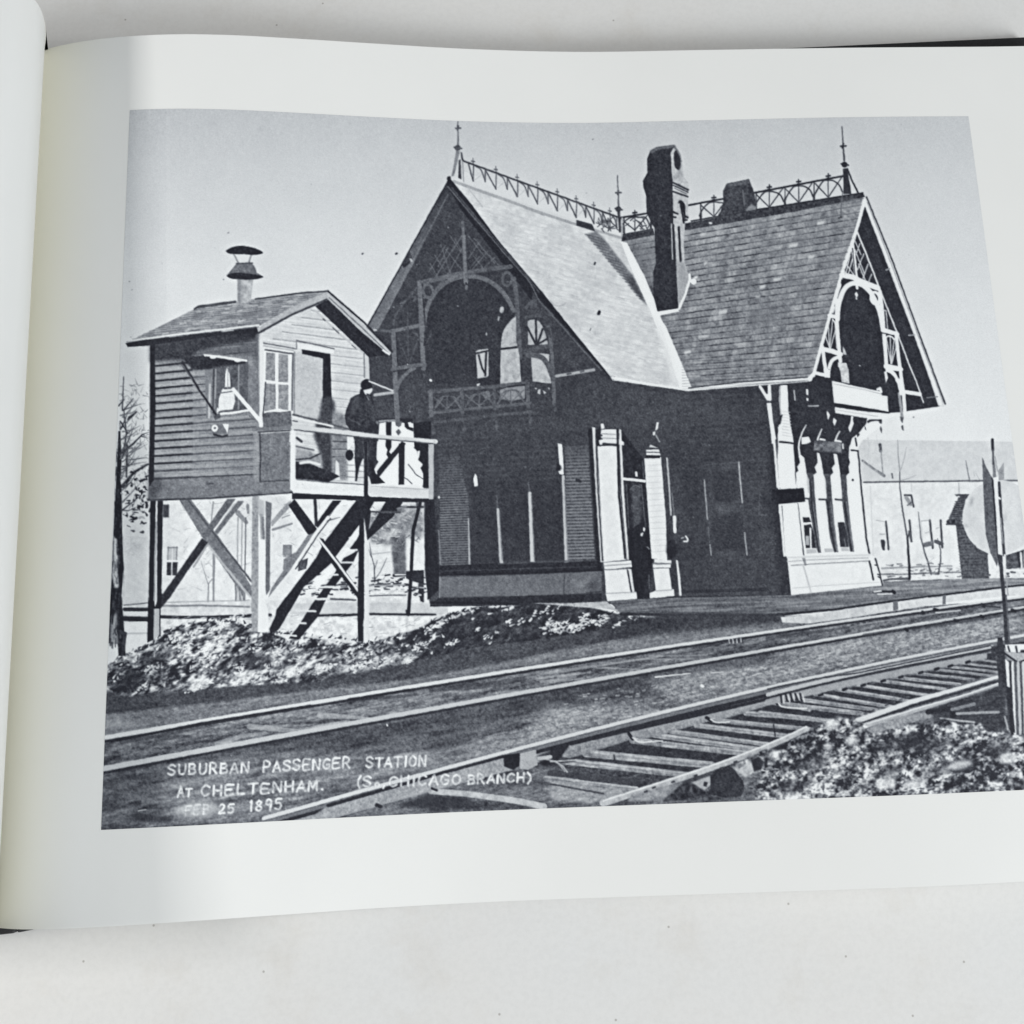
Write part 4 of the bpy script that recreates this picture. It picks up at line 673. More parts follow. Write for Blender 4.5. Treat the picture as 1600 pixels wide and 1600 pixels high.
G(92, 'I 205 380 225 600 240 850 246 1030', 5.4); P(T_, 80, ell(868, 640, 2.6, 4)); G(152, 'I 262 787 400 765 575 735', 4.4); L(T_, 84, 'I 355 772 380 766', 3); L(T_, 84, 'I 465 752 490 746', 3)
for s in ('F 1480 290 1455 320', 'F 1500 270 1500 320', 'F 1530 265 1530 310'): G(92, s, 5, a=.7)
G(74, curve('I 0 300 60 290 110 280 170 300'), 5); G(66, 'I 110 270 220 280', 3); G(70, curve('I 145 310 190 380 215 460'), 4)
# balcony of the left gable
P('balcony', 150 + 30*N1, 'F 1230 1010 1310 985 1440 975 1440 1080 1330 1100 1240 1085', alpha=.85); P('balcony', 118, 'F 1070 1030 1140 1015 1160 1060 1110 1085', alpha=.8)
for s in ('I 80 885 100 885 95 900', 'I 110 900 130 895 130 940 105 930', 'I 150 905 180 925 160 938', 'I 190 880 210 885 205 905'): P('balcony', 175, s)
G2 = lambda v, s, w: L('balcony', v + 14*N2, s, w)
G2(88, 'F 640 1030 900 1005 1200 978 1470 948', 5); L('balcony', 44, 'F 1300 985 1450 965', 2.4); G2(92, 'F 650 1202 900 1175 1200 1148 1480 1120', 4.4); G2(98, 'F 655 1030 662 1225', 6.6); G2(84, 'F 915 1010 920 1210', 5.4); G2(80, 'F 1188 985 1190 1165', 5); G2(88, 'F 1460 940 1468 1150', 6)
for x0, y0, x1, y1 in ((685, 1060, 900, 1175), (945, 1040, 1175, 1150), (1215, 1010, 1430, 1125)):
    m = (x0 + x1)/2
    for s in (f'F {x0} {y0+10} {m} {y1-8}', f'F {m} {y1-10} {x1} {y0}', f'F {m} {y0} {m} {y1}', f'F {x0} {y1} {x0+70} {y0+20}', f'F {x1} {y1-20} {x1-70} {y0}'): G2(100, s, 1.8)
    G2(94, curve(f'F {x0} {y1} {(x0+m)/2-10} {y0+25} {m} {y0+2} {(x1+m)/2+10} {y0+15} {x1} {y1-20}'), 2.2)
G2(78, 'F 650 1282 900 1255 1200 1222 1490 1190', 4.4); G2(60, 'F 660 1240 1480 1160', 2)
for c in ((677, 675), (726, 671), (776, 666), (829, 659)): P('balcony', 84, ell(c[0], c[1], 2.8, 3.6)); L('balcony', 72, [(c[0] - 1.5, c[1] - 14), (c[0], c[1] - 4)], 3)

# lower wall of the left wing: louvred shutters, lit mullions
P('shutter', 66 + 18*N2, 'N 246 290 410 285 480 560 490 1170 256 1190'); P('shutter', 74 + 18*N2, 'N 1290 200 1480 190 1545 1150 1322 1170')
for i in range(44):
    y = 715 + i*3.9; v = np.interp(i, [0, 10, 22, 30, 44], [72, 92, 116, 112, 92]); L('shutter', v, [(687 + i*.06, y), (718 + min(i, 18)*.75, y - 1.5)], 1.7)
for i in range(35):
    y = 699 + i*5.1; v = np.interp(i, [0, 6, 34], [78, 116, 126]); L('shutter', v, [(883.5 + i*.13, y), (918 + i*.3, y - 1)], 2.3)
L('shutter', 46, 'N 1395 480 1420 490', 5); P('station_wall', 38 + 10*N2, 'N 1485 50 1525 50 1590 1160 1555 1160 1530 700'); P('station_wall', 33, 'N 130 630 225 625 250 1200 240 1400 150 1480 130 1200')
P('station_wall', 60, 'N 205 640 245 640 255 1190 235 1190', soft=1, alpha=.7)
for s, w, w1, v in (('N 490 800 500 1180', 1.8, 3.2, 160), ('N 728 600 732 720', 2, 3, 80), ('N 735 725 765 1170', 4, 5.6, 172), ('N 990 500 1000 590', 2, 3, 78), ('N 1002 590 1025 1165', 5, 7, 182), ('N 1280 450 1290 700 1308 1165', 4.4, 6, 176), ('N 244 900 256 1180', 1.6, 2.6, 120)): L('window_mullion', v, s, w, w1)
for s in ('N 748 740 772 1150', 'N 1015 600 1040 1150', 'N 1290 480 1318 1150'): L('window_mullion', 110, s, 1.4)
P('window_mullion', 216, 'N 1233 172 1270 182 1280 300 1285 432 1268 435 1250 350'); P('station_wall', 36, 'N 1225 340 1262 360 1270 390 1225 400', soft=.8); P('window_mullion', 205, 'N 1240 405 1270 400 1275 435 1250 430')
P('window_mullion', 222, 'N 532 470 548 425 562 450 570 530 540 536'); P('window_mullion', 90, ell(820.5, 730, 2.4, 2)); P('window_mullion', 215, ell(686, 777, 1.6, 2))
P('station_wall', 38 + 12*N2, 'N 240 1195 700 1175 1320 1165 1560 1155 1600 1165 1600 1235 1000 1250 260 1275'); L('station_wall', 70, 'N 740 1180 1320 1155', 2); L('station_wall', 30, 'N 260 1270 1000 1255 1600 1230', 3); L('station_wall', 62, 'N 280 1240 1560 1200', 1.4)
P('station_wall', 98 + 26*NW + 10*N1, 'N 255 1290 700 1278 1200 1262 1600 1240 1600 1400 1400 1425 900 1445 250 1455'); P('station_wall', 126, 'N 1330 1330 1500 1290 1530 1330 1400 1420', soft=5, alpha=.6); P('station_wall', 118, 'N 800 1390 1300 1370 1300 1420 800 1430', soft=5, alpha=.5); P('station_wall', 60, 'N 1450 1400 1540 1290 1580 1400', soft=3, alpha=.7)
L('station_wall', 125, 'N 252 1290 250 1455', 2.2); P('station_wall', 40 + 14*N2, 'N 240 1465 700 1455 1600 1425 1600 1495 700 1510 170 1515'); L('station_wall', 30, 'N 180 1500 900 1512', 3); L('station_wall', 64, 'N 1290 1270 1285 1430', 1.4)
P('station_wall', 34, 'N 0 1240 100 1240 180 1500 0 1490', soft=1.5, alpha=.0)

# white corner columns either side of the doorway
P('doorway', 40 + 14*N2, 'O 375 60 560 300 640 1130 610 1460 500 1470 440 1150 400 480'); P('doorway', 84 + 24*N2, 'O 460 520 540 520 545 760 520 900 480 890', soft=2, alpha=.8)
for s in ('O 545 520 580 880', 'O 420 520 440 880', 'O 600 1150 612 1380', 'O 555 320 565 460'): L('doorway', 92, s, 1.4)
L('doorway', 96, curve('O 450 560 490 525 535 540'), 1.6); L('doorway', 226, 'O 398 470 480 478 572 490', 4.2); P('doorway', 228, 'O 492 410 510 412 515 452 496 450'); P('doorway', 30, 'O 440 900 520 850 600 880 640 1130 560 1460 500 1460 450 1100')
P('doorway', 32, ell(1003, 822, 4.6, 5)); P('doorway', 205, 'O 560 872 578 880 572 910 560 905'); P('doorway', 210, 'O 540 925 562 915 555 945 540 945'); L('doorway', 130, 'O 595 1040 610 1055', 2)
C1 = 219 + 8*N1
P('column', 198, 'O 134 40 160 44 200 640 235 1165 205 1165 165 600'); L('column', 60, 'O 165 60 180 500 222 1150', 2.4); P('station_wall', 40, 'O 165 60 205 40 200 200 175 200'); 
P('column', C1, 'O 180 200 345 190 365 560 420 1145 232 1165 205 700'); P('column', 214, 'O 212 60 335 58 342 130 395 160 398 188 200 185 190 150 225 140 205 120 225 110 205 95'); P('column', 226, 'O 205 12 228 10 238 50 210 55'); L('column', 60, 'O 230 180 345 190', 4); L('column', 150, 'O 215 95 335 100', 1.6); L('column', 150, 'O 215 130 340 135', 1.6)
L('column', 42, 'O 345 70 358 600 410 1130', 3.4); P('column', 205, 'O 358 56 376 60 400 600 442 1150 425 1140 380 600'); P('column', 208, 'O 375 150 402 165 400 190 380 188')
P('column', 218, 'O 230 1168 460 1150 465 1205 240 1232'); L('column', 150, 'O 235 1195 455 1180', 1.8); L('column', 120, 'O 240 1228 440 1222', 2); P('column', C1, 'O 238 1232 425 1225 470 1415 250 1440'); P('column', 206, 'O 430 1222 460 1220 490 1420 465 1420'); L('column', 42, 'O 430 1235 462 1415', 2.4); P('column', 216, 'O 248 1425 505 1415 510 1470 262 1490'); L('column', 165, 'O 250 1425 500 1415', 1.6)
P('column', C1, 'O 570 300 708 288 720 440 748 780 760 1150 630 1135 605 800'); P('column', 220, 'O 585 228 692 225 705 275 588 272'); L('column', 60, 'O 590 248 698 250', 1.6); P('station_wall', 38, 'O 585 275 705 275 700 298 580 300'); P('column', 190, 'O 610 205 620 185 690 215')
for i in range(17): L('column', 200, [(1010 + i*.5, 718 + i*9), (1033 + i*.5, 717 + i*9)], 1.2)
P('column', 218, 'O 650 1140 755 1145 795 1150 795 1175 650 1170'); P('column', 218, 'O 640 1185 790 1180 788 1210 642 1212'); L('column', 120, 'O 642 1178 790 1176', 2); P('column', C1, 'O 645 1218 775 1215 800 1405 665 1400'); P('column', 216, 'O 615 1422 665 1400 815 1390 820 1445 690 1462 615 1465'); L('column', 165, 'O 670 1405 800 1395', 1.6)
P('column', 216, 'O 672 0 690 0 680 55 660 70'); P('column', 205, 'O 640 80 662 75 658 105 642 108'); L('column', 150, 'O 665 105 695 160', 1.8); L('column', 90, 'O 710 30 712 100', 1.2)
L('station_trim', 176, 'O 758 300 775 520 792 770', 2.6); L('station_trim', 118, 'O 800 590 820 790', 1.6); L('station_trim', 226, 'O 820 790 825 910', 5); L('station_trim', 110, 'O 832 990 835 1080', 2); L('station_trim', 70, 'O 735 320 760 780', 2); P('station_trim', 212, 'O 832 1145 848 1150 868 1290 880 1440 862 1445 845 1260'); P('station_wall', 36, ell(1050, 858, 9, 15), soft=1.5)
L('station_trim', 214, curve('O 915 950 930 970 925 990 900 992'), 2.4); L('station_trim', 150, 'O 880 965 900 960', 2)
for s, v, w in (('O 1070 480 1080 620 1096 808', 152, 2), ('O 1104 870 1113 1000', 92, 1.6), ('O 1116 1020 1126 1106', 156, 1.8), ('O 1356 335 1370 500 1386 668', 168, 2.2), ('O 1405 920 1425 1106', 156, 2), ('O 1530 610 1525 770 1580 775', 90, 1.2), ('O 1535 600 1550 615', 110, 2)): L('station_trim', v, s, w)

# --- right gable and its white bargeboard work
P('gable', 46 + 4*N1 + 18*NW, '. 1352 316 1474 634 1414 643 1340 650 1300 650 1262 606 1268 596 1293 505 1320 410')
P('gable', 205 + 6*N2, '. 1352 307 1355 309 1391 399 1430 505 1464 598 1477 632 1474 636 1466 634 1456 602 1429 526 1388 418 1351 321'); L('gable', 228, '. 1352 316 1391 416 1431 522 1459 598 1470 632', 3); L('gable', 66, '. 1354 308 1392 401 1432 510 1477 631', 2.4); L('gable', 150, '. 1355 316 1392 411 1432 518 1474 628', 1.2)
L('gable', 150, 'K 770 650 800 640', 2.4); L('gable', 150, 'K 960 1195 1010 1190', 2.4); L('gable', 120, 'M 1110 435 1200 425', 1.8)
B_ = 'bargeboard'
WH = 226 + 6*N1
def W(s, w, w1=None, v=None): L(B_, WH if v is None else v, s, w, w1)
W('K 595 70 560 190 500 400 400 690 300 1040 230 1290 165 1530', 4.6, 5); P(B_, 230, 'K 115 1550 160 1500 185 1500 150 1570 130 1580'); P(B_, 215, 'K 578 100 600 70 610 130 590 125')
W('K 528 330 600 500 710 790 870 1190 960 1430 1030 1600 M 1082 472', 2.8, 2, 205)
W('K 490 440 505 560 525 740', 5.4); L(B_, 42, 'K 492 470 515 720', 1.4); W('K 405 692 500 712 560 745 700 800', 8.5); 
for s in ('K 552 430 520 520', 'K 585 515 530 650', 'K 620 600 578 720', 'K 650 685 625 755', 'K 510 480 590 680', 'K 540 600 600 740', 'K 500 380 560 520'): W(s, 1.7, None, 190)
for s in ('K 470 530 435 680', 'K 490 560 455 690', 'K 440 600 500 690', 'K 420 640 430 690'): W(s, 1.9, None, 200)
W(curve('K 366 1060 372 960 395 870 430 800 480 765 530 762 590 785 650 850 700 950 730 1050 745 1140'), 7.4)
W('K 358 900 360 1050 372 1230 390 1410', 5.4); W('K 355 880 390 770', 4); W('K 718 830 740 1000 755 1200 775 1460', 5.8); P(B_, 42, 'K 395 730 440 740 400 790'); L(B_, WH, ell(1367.5, 466, 6.5, 9.5, rot=-12), 4.2); W('K 700 930 720 1000', 3); W('K 340 960 330 1000', 3)
W('K 524 745 530 800', 4.4); P(B_, 226, 'K 510 850 525 830 538 860 525 885'); W('K 524 885 526 892', 2)
W('K 300 1030 365 1042', 6.4); W('K 240 1308 320 1325 392 1352', 7.4); W('K 745 1150 860 1185', 7.4); W('K 772 1452 890 1480', 8.4); L(B_, 44, 'K 740 1175 850 1200', 1.6); 
W('K 855 1195 875 1380 905 1600 M 918 420 928 560', 5.4); P(B_, 205, 'M 885 500 915 480 925 600 908 645 890 610', alpha=.0); L(B_, 150, 'M 880 400 895 520 905 600', 4.4); P(B_, 92, 'M 888 590 918 600 908 648 890 620'); P(B_, 84, 'M 895 672 910 660 920 710 905 700')
W('K 240 1290 262 1450 280 1600 M 300 540', 5.6); P(B_, 222, 'M 275 560 300 545 300 590 288 625'); W('M 290 620 290 628', 2)
W(curve('K 288 1560 295 1470 325 1400 385 1372'), 5.6); W(curve('K 782 1482 830 1510 872 1570 890 1640'), 6); W(curve('M 860 280 885 330 895 400'), 5); W('M 185 228 255 245', 5.6); W('M 918 385 1052 405', 6)
P(B_, 46, 'K 275 1345 300 1350 285 1400'); P(B_, 46, 'K 845 1490 880 1495 875 1560')
for s in ('K 300 1300 265 1200', 'K 300 1300 325 1070', 'K 308 1300 350 1150', 'K 298 1300 290 1120', 'K 812 1430 775 1230', 'K 812 1430 805 1210', 'K 815 1430 840 1220', 'K 818 1430 862 1260', 'K 345 1090 362 1300', 'K 770 990 785 1140', 'K 735 985 770 990', 'K 330 1010 345 960'): W(s, 1.7, None, 196)
W(curve('K 765 1240 780 1205 815 1205 838 1230'), 2.4); W(curve('K 325 1060 345 1090 355 1140'), 2); P(B_, 222, 'K 755 1500 775 1490 785 1550 770 1590'); P(B_, 225, 'K 765 1460 785 1470 775 1500')
P('window', 188 + 30*N2, 'M 410 8 425 25 442 78 412 72'); P('window', 190 + 40*N2, 'M 368 140 440 145 458 200 466 318 402 305 392 230'); P('window', 205, 'M 370 140 390 150 392 185 370 175')
P('balcony', 230 + 4*N1, 'M 318 292 500 335 722 382 738 415 780 420 792 560 640 530 338 482'); L('balcony', 178, 'M 330 318 600 370 735 405', 1.6); L('balcony', 226, 'M 700 365 720 355 730 385', 4); L('balcony', 40, 'M 340 488 560 520 790 560', 4.4, 3.4)
P('balcony', 224, 'M 345 512 560 545 830 570 870 560 760 620 560 595 345 562'); L('balcony', 180, 'M 345 535 700 590', 1.5)
# bay below
P('bay_wall', 228 + 5*N1, '. 1226 602 1230 602 1233 640 1241 690 1258 700 1330 690 1343 706 1358 866 1230 872 1217 800 1214 690')
P('bay_wall', 230 + 4*N1, 'M 460 1000 470 800 560 690 600 640 760 640 560 800 530 870 620 1600 480 1600'); P('bay_wall', 224, '. 1344 705 1330 690 1352 668 1380 668 1382 690 1345 690', alpha=0)
P('bay_wall', 46 + 16*NW, 'X 325 90 600 50 800 0 862 0 905 330 915 450 960 452 1320 510 1310 570 1225 680 1130 760 1098 870 1090 1000 1106 1060 1085 1120 1096 1190 1062 1222 1050 1245 440 1190 420 1185 398 850 395 770 366 620 335 400')
L('bay_wall', 212, curve('X 560 590 515 670 482 760 466 850 474 960'), 1.6, 3.2)
P('bay_wall', 228, 'X 462 975 490 965 530 1000 550 1100 560 1190 592 1240 596 1490 Y 545 560 535 640 545 700 400 680 X 440 1390 430 1190 462 1165 444 1112 482 1065')
P('bay_wall', 228, 'X 692 938 722 945 748 1040 772 1200 802 1245 808 1500 Y 810 640 860 1200 865 1370 740 1440 700 1250 650 800 X 650 1215 690 1185 664 1122 702 1062')
P('bay_wall', 228, 'X 898 952 942 958 968 1100 988 1235 1002 1500 Y 1050 640 1080 900 1090 950 990 960 1020 1340 1030 1430 1000 1440 X 862 1222 896 1190 878 1132 916 1082')
for s in ('X 752 645 722 710 700 778', 'X 975 672 945 730 920 795'): L('bay_wall', 205, curve(s), 1.8, 3)
P('bay_wall', 218, 'X 500 745 590 738 618 800 565 832 500 832'); P('bay_wall', 215, 'X 728 755 800 772 802 792 720 780'); P('bay_wall', 215, 'X 930 775 1002 792 1000 812 920 800'); P('bay_wall', 228, 'X 1122 478 1150 488 1138 520 1152 572 1130 625 1102 690 1084 630 1106 570'); P('bay_wall', 228, 'X 1320 512 1348 514 1336 548 1318 545'); P('bay_wall', 225, 'X 900 505 938 532 912 608 892 560'); P('bay_wall', 222, 'X 820 410 856 470 832 530 816 460')
P('bay_wall', 50, 'X 1320 545 1345 525 1500 520 1505 550 1440 540 1370 550 1325 570'); P('bay_wall', 60, 'X 1285 600 1300 620 1310 665 1290 640'); P('bay_wall', 60, 'X 1190 690 1225 695 1225 720 1195 750'); P('bay_wall', 75, 'X 1460 540 1505 545 1500 580 1475 570'); P('bay_wall', 75, 'X 1490 600 1480 640 1502 700 1508 650'); L('bay_wall', 52, 'X 1172 755 1188 850', 2.6)
P('sign_board', 104 + 60*N1, 'X 660 785 880 800 1000 815 998 945 830 925 652 912'); L('sign_board', 70, 'X 655 912 830 925 998 945', 2); L('sign_board', 200, 'X 1015 830 1020 885', 2.6)
# mullions
for s, ln in (('Y 500 190 538 300 552 560 530 625 556 800 592 1000 650 1350 682 1442 732 1440 705 1250 665 900 630 500 612 195', ('Y 560 300 590 700 640 1100 700 1430', 'Y 600 640 650 1000 715 1430')),
              ('Y 770 205 800 300 816 560 800 625 832 900 868 1200 930 1422 1000 1430 975 1250 930 900 895 500 872 200', ('Y 830 640 870 1000 950 1420', 'Y 880 640 930 1000 985 1420')),
              ('Y 1030 215 1060 560 1056 620 1092 900 1132 1200 1182 1412 1246 1420 1225 1250 1180 900 1140 500 1122 215', ('Y 1095 640 1140 1000 1205 1410', 'Y 1130 640 1180 1000 1230 1410'))):
    P('window', 82 + 18*N2, s); L('window', 46, ln[0], 2); L('window', 122, ln[1], 1.6)
P('bay_wall', 150, 'Y 500 200 530 250 548 500 520 500', soft=.8, alpha=.6); P('bay_wall', 165, 'Y 775 210 800 300 812 500 790 480', soft=.8, alpha=.5)
for s in ('Y 490 588 605 602', 'Y 700 600 862 612', 'Y 955 600 1112 618'): L('window', 72, s, 3)
P('window', 46, 'Y 440 885 545 880 575 960 452 962'); P('window', 44, 'Y 458 1005 520 995 570 990 610 1100 650 1362 490 1362 470 1160'); P('window', 165, 'Y 488 1175 540 1175 546 1320 490 1312'); L('window', 212, 'Y 562 1060 572 1362', 2.8); P('window', 50, 'Y 990 960 1092 955 1132 1150 1160 1345 1030 1346'); L('window', 110, 'Y 1095 1220 1115 1340', 2)
for s in ('Y 500 1380 652 1375 664 1440 500 1450', 'Y 780 1370 912 1365 932 1420 790 1430', 'Y 1040 1360 1152 1355 1172 1410 1050 1415'): P('window', 180, s)
L('bay_wall', 62, 'Y 325 180 345 420', 2.2); L('bay_wall', 62, 'Y 365 670 395 980 420 1250 450 1480', 2, 4.4)
L('bay_wall', 46, 'M 483 872 538 878 560 1150 605 1600 Q 1112 985', 2.4, 2.8); L('bay_wall', 46, 'X 1120 905 1200 915', 2); 
P('bay_wall', 26, ell(1332.5, 750, 1.8, 1.8)); L('bay_wall', 60, 'Q 0 0 0 1', 0.1)
P('bay_wall', 224 + 6*N1, 'Q 425 1012 560 1000 1110 985 1150 1010 1215 1252 900 1285 620 1315 460 1332'); L('bay_wall', 182, 'Q 430 1052 700 1035 1100 1022', 2); L('bay_wall', 150, 'Q 460 1085 700 1070 1100 1048', 1.8); L('bay_wall', 190, 'Q 560 1080 595 1200 625 1312', 2.4); L('bay_wall', 200, 'Q 470 1275 700 1255 1190 1225', 1.6); L('bay_wall', 120, 'Q 562 1015 580 1080', 5, 3, alpha=.8); L('bay_wall', 205, 'Q 430 1018 1110 998', 3)
L('bay_wall', 46, 'Q 1112 1050 1145 1202', 2.8); L('bay_wall', 60, 'Q 1162 1030 1195 1140 1220 1252', 2.4)
for s in ('Q 1160 1082 1178 1085', 'Q 1180 1160 1195 1165', 'Q 1185 1180 1205 1190'): L('bay_wall', 60, s, 2)
# corner strip between dark wall and bay
P('station_wall', 48, '. 1228 602 1262 598 1262 610 1240 650 1236 640', alpha=.0)
W2 = lambda s, w, v=224, w1=None: L('station_trim', v, s, w, w1)
W2('J 682 770 745 872', 4.4); W2('J 757 765 762 875', 5); W2('J 740 840 760 840', 4); P('station_wall', 44, 'J 712 770 745 768 740 825'); P('station_trim', 224, 'J 735 905 772 905 790 1060 820 1240 780 1245 770 1150')
P('station_trim', 218, 'J 790 1240 822 1240 855 1600 818 1600'); L('station_trim', 55, 'J 815 1130 860 1600', 1.8); P('station_trim', 216, 'Q 318 20 330 20 370 440 340 440'); P('station_trim', 216, 'Q 358 590 380 588 412 1010 395 1012'); L('station_trim', 60, 'Q 332 40 368 440', 1.8); L('station_trim', 60, 'Q 385 590 418 1000', 1.8)
P('bay_wall', 226, 'J 850 760 905 755 915 935 908 1000 925 1100 835 1100 860 1030 850 960'); P('bay_wall', 226, 'J 830 1105 935 1100 960 1240 840 1230'); P('bay_wall', 228 + 4*N1, 'J 835 1240 950 1245 980 1600 Q 500 300 510 440 362 440 345 200'); P('bay_wall', 228, 'Q 385 580 515 568 560 1010 412 1012'); L('bay_wall', 170, 'J 845 770 842 880 855 1000', 2); P('bay_wall', 45, 'J 850 1010 870 1000 850 1080 835 1090 835 1060'); L('bay_wall', 52, 'J 845 1228 955 1240', 3)
for i in range(9): L('bay_wall', 190, [(1222, 643 + i*4.6), (1234 + i*.5, 644 + i*4.8)], 1.2)
for s in ('J 965 800 972 880',): W2(s, 2, 170)
P('station_trim', 224, 'J 1062 790 1080 790 1082 840 1066 835'); P('station_trim', 220, 'J 1065 862 1084 865 1082 888 1068 885'); W2('J 1085 930 1165 928', 2.4, 150)
P('sign_board', 30 + 10*N2, 'Q 300 455 565 440 578 555 300 580'); P('sign_board', 44 + 10*N2, 'Q 200 470 345 455 355 575 215 590', soft=2, alpha=.6)

# --- signal cabin on stilts: stilts and stairs
P('stilts', 112 + 24*N2, 'C 635 745 735 745 1000 1100 1255 1490 S 1010 215 S 960 170 C 1180 1560 830 1060'); L('stilts', 185, 'C 880 1130 1000 1280 1230 1560', 4, alpha=.8); L('stilts', 78, 'C 720 760 950 1060 1240 1430', 3)
P('stilts', 96 + 20*N2, 'C 1040 745 1110 745 940 980 880 1060 820 1060'); P('stilts', 170, 'C 1095 780 1120 780 980 1000 940 1010', soft=.8); P('stilts', 106 + 20*N2, 'C 1130 760 1180 765 960 1040 930 1020'); P('stilts', 44 + 16*N2, 'C 830 1070 880 1110 700 1360 560 1570 S 440 290 S 450 180 C 500 1540')
L('stilts', 150, 'C 880 1120 760 1310', 3); 
P('stilts', 30 + 10*N2, 'C 400 760 445 760 435 1600 S 408 280 400 480 360 495 366 200 C 385 1600'); P('stilts', 30 + 10*N2, 'C 458 760 505 760 492 1600 S 440 285 405 285 C 455 1600'); L('stilts', 150, 'C 450 940 440 1200 435 1590', 2.6); P('stilts', 176, 'S 402 285 436 285 438 440 400 485'); P('stilts', 60, 'C 505 790 555 790 555 900 505 900', soft=.6); L('stilts', 40, 'S 440 285 440 450', 2)
P('stilts', 150 + 24*N2, 'C 1250 720 1305 720 1300 1600 S 1052 430 1015 430 C 1240 1600'); P('stilts', 218, 'C 1300 870 1352 870 1360 1600 S 1118 300 1118 432 1050 432 C 1300 1600'); P('stilts', 175, 'C 1300 740 1350 760 1352 880 1300 880', soft=1); P('stilts', 104, 'C 1362 760 1412 780 1400 1000 1395 1500 S 1130 160 1105 200 C 1360 1500'); P('stilts', 150, 'C 1310 870 1340 870 1350 1080 1320 1080', soft=.8); L('stilts', 120, 'C 1335 900 1345 1070', 4)
P('stilts', 150 + 20*N2, 'D 250 680 290 650 300 690 130 870 120 830'); 
P('stilts', 34 + 10*N2, 'D 270 690 320 640 345 670 510 890 460 950 430 930')
P('stilts', 36 + 10*N2, 'D 640 650 715 650 520 880 490 860'); L('stilts', 45, 'D 492 650 502 850', 5)
P('stilts', 120 + 24*N2, 'D 430 940 490 920 290 1230 100 1460 130 1380'); L('stilts', 214, 'D 600 790 500 920 300 1230 90 1500', 4.4); L('stilts', 60, 'D 620 800 520 930 330 1220', 1.8)
P('stairs', 32 + 12*NW, 'D 835 650 990 650 930 760 620 1180 S 1340 150 1180 420 1130 440 1125 410 1160 330 D 170 1560 500 1130 560 1010')
P('stairs', 34 + 12*NW, 'D 1085 655 1235 650 1140 790 930 980 900 960 960 860'); P('stairs', 34 + 12*NW, 'D 930 700 960 740 940 900 800 1180 610 1420 S 1430 330 1310 475 1245 470 1300 400 D 470 1510 640 1280 760 1080 850 960')
P('house', 232, 'D 800 940 850 920 850 990 780 990', alpha=.0)
for s in ('D 680 1168 805 1168', 'D 640 1270 680 1270', 'D 460 1375 650 1372', 'D 375 1470 610 1470', 'S 1380 150 1525 148', 'S 1310 220 1470 226', 'S 1290 295 1412 300', 'S 1270 372 1350 376', 'S 1200 448 1290 454', 'D 720 1070 840 1062'): L('stairs', 206, s, 3)
P('stairs', 226, 'D 520 1310 600 1240 640 1250 600 1290 540 1360 480 1360'); P('snow', 226, 'S 1410 140 1420 90 1510 15 1520 50 1450 130 1420 180', alpha=.9); P('snow', 224, 'D 700 1110 760 1040 830 1075 790 1100 690 1150', alpha=.9); P('snow', 228, 'D 770 960 840 925 845 960 780 975', alpha=.9)
P('stilts', 34, 'D 510 960 560 970 900 1460 900 1490 860 1480 620 1160'); L('stilts', 216, 'D 515 960 700 1200 900 1470', 3.6)
P('stilts', 32 + 10*N2, 'D 865 640 905 640 900 1600 T 272 410 238 410 D 845 1600'); P('stilts', 206, 'D 900 790 925 960 940 1050 945 1600 T 310 240 300 415 275 415 270 300 D 905 1600'); L('stilts', 34, 'D 1375 640 1310 900 1290 1300 1270 1600 T 545 220', 5.4); L('stilts', 70, 'D 1335 650 1345 690', 3)
L('stilts', 40, 'D 1200 705 1390 705', 3); L('stilts', 70, 'D 960 745 1200 750', 3); L('stilts', 120, 'D 1180 720 1250 700', 3)

# bright gap beside the man, dark spindles of the station porch behind the rail
P('sky', 232, 'B 1005 1170 1310 1160 1320 1400 1390 1500 B 1395 1640 D 1400 520 1010 515 1000 130 B 1005 1290')
P('porch_post', 36, 'B 1000 1140 1310 1140 1310 1180 1240 1180 1130 1165 1010 1185'); L('porch_post', 130, 'B 1030 1165 1160 1158', 4); L('porch_post', 100, curve('F 372 1150 378 1240 382 1290'), 7)
P('porch_post', 34, 'B 1080 1170 1130 1170 1128 1290 1130 1380 1110 1420 1135 1450 1110 1480 1085 1440 1095 1400 1078 1370 1085 1290'); P('porch_post', 90, 'B 1160 1170 1215 1165 1210 1200 1190 1215 1165 1200'); P('porch_post', 90, 'B 1188 1225 1210 1255 1185 1285 1165 1250'); P('porch_post', 36, 'B 1235 1170 1265 1165 1275 1210 1310 1220 1310 1250 1260 1230 1240 1210'); P('porch_post', 34, 'B 1310 1180 1460 1160 1450 1650 D 1440 540 1390 540 1395 430 1370 380 1390 350 1350 310 1340 240 1310 200 B 1320 1400')
P('sky', 228, 'D 1345 240 1365 235 1360 290 1345 320'); P('sky', 228, 'B 1265 1175 1290 1170 1308 1210 1280 1205')
P('deck', 38, 'B 1005 1580 1215 1330 1250 1350 1020 1640'); P('deck', 40, 'B 1190 1350 1240 1340 1238 1600 D 1235 520 1188 520 1190 200'); P('deck', 36, 'D 960 430 1010 430 1050 480 1075 505 960 515')
for s in ('D 1270 350 1330 430 1400 480', 'D 1240 460 1300 510'): L('bare_tree', 70, s, 1.4)

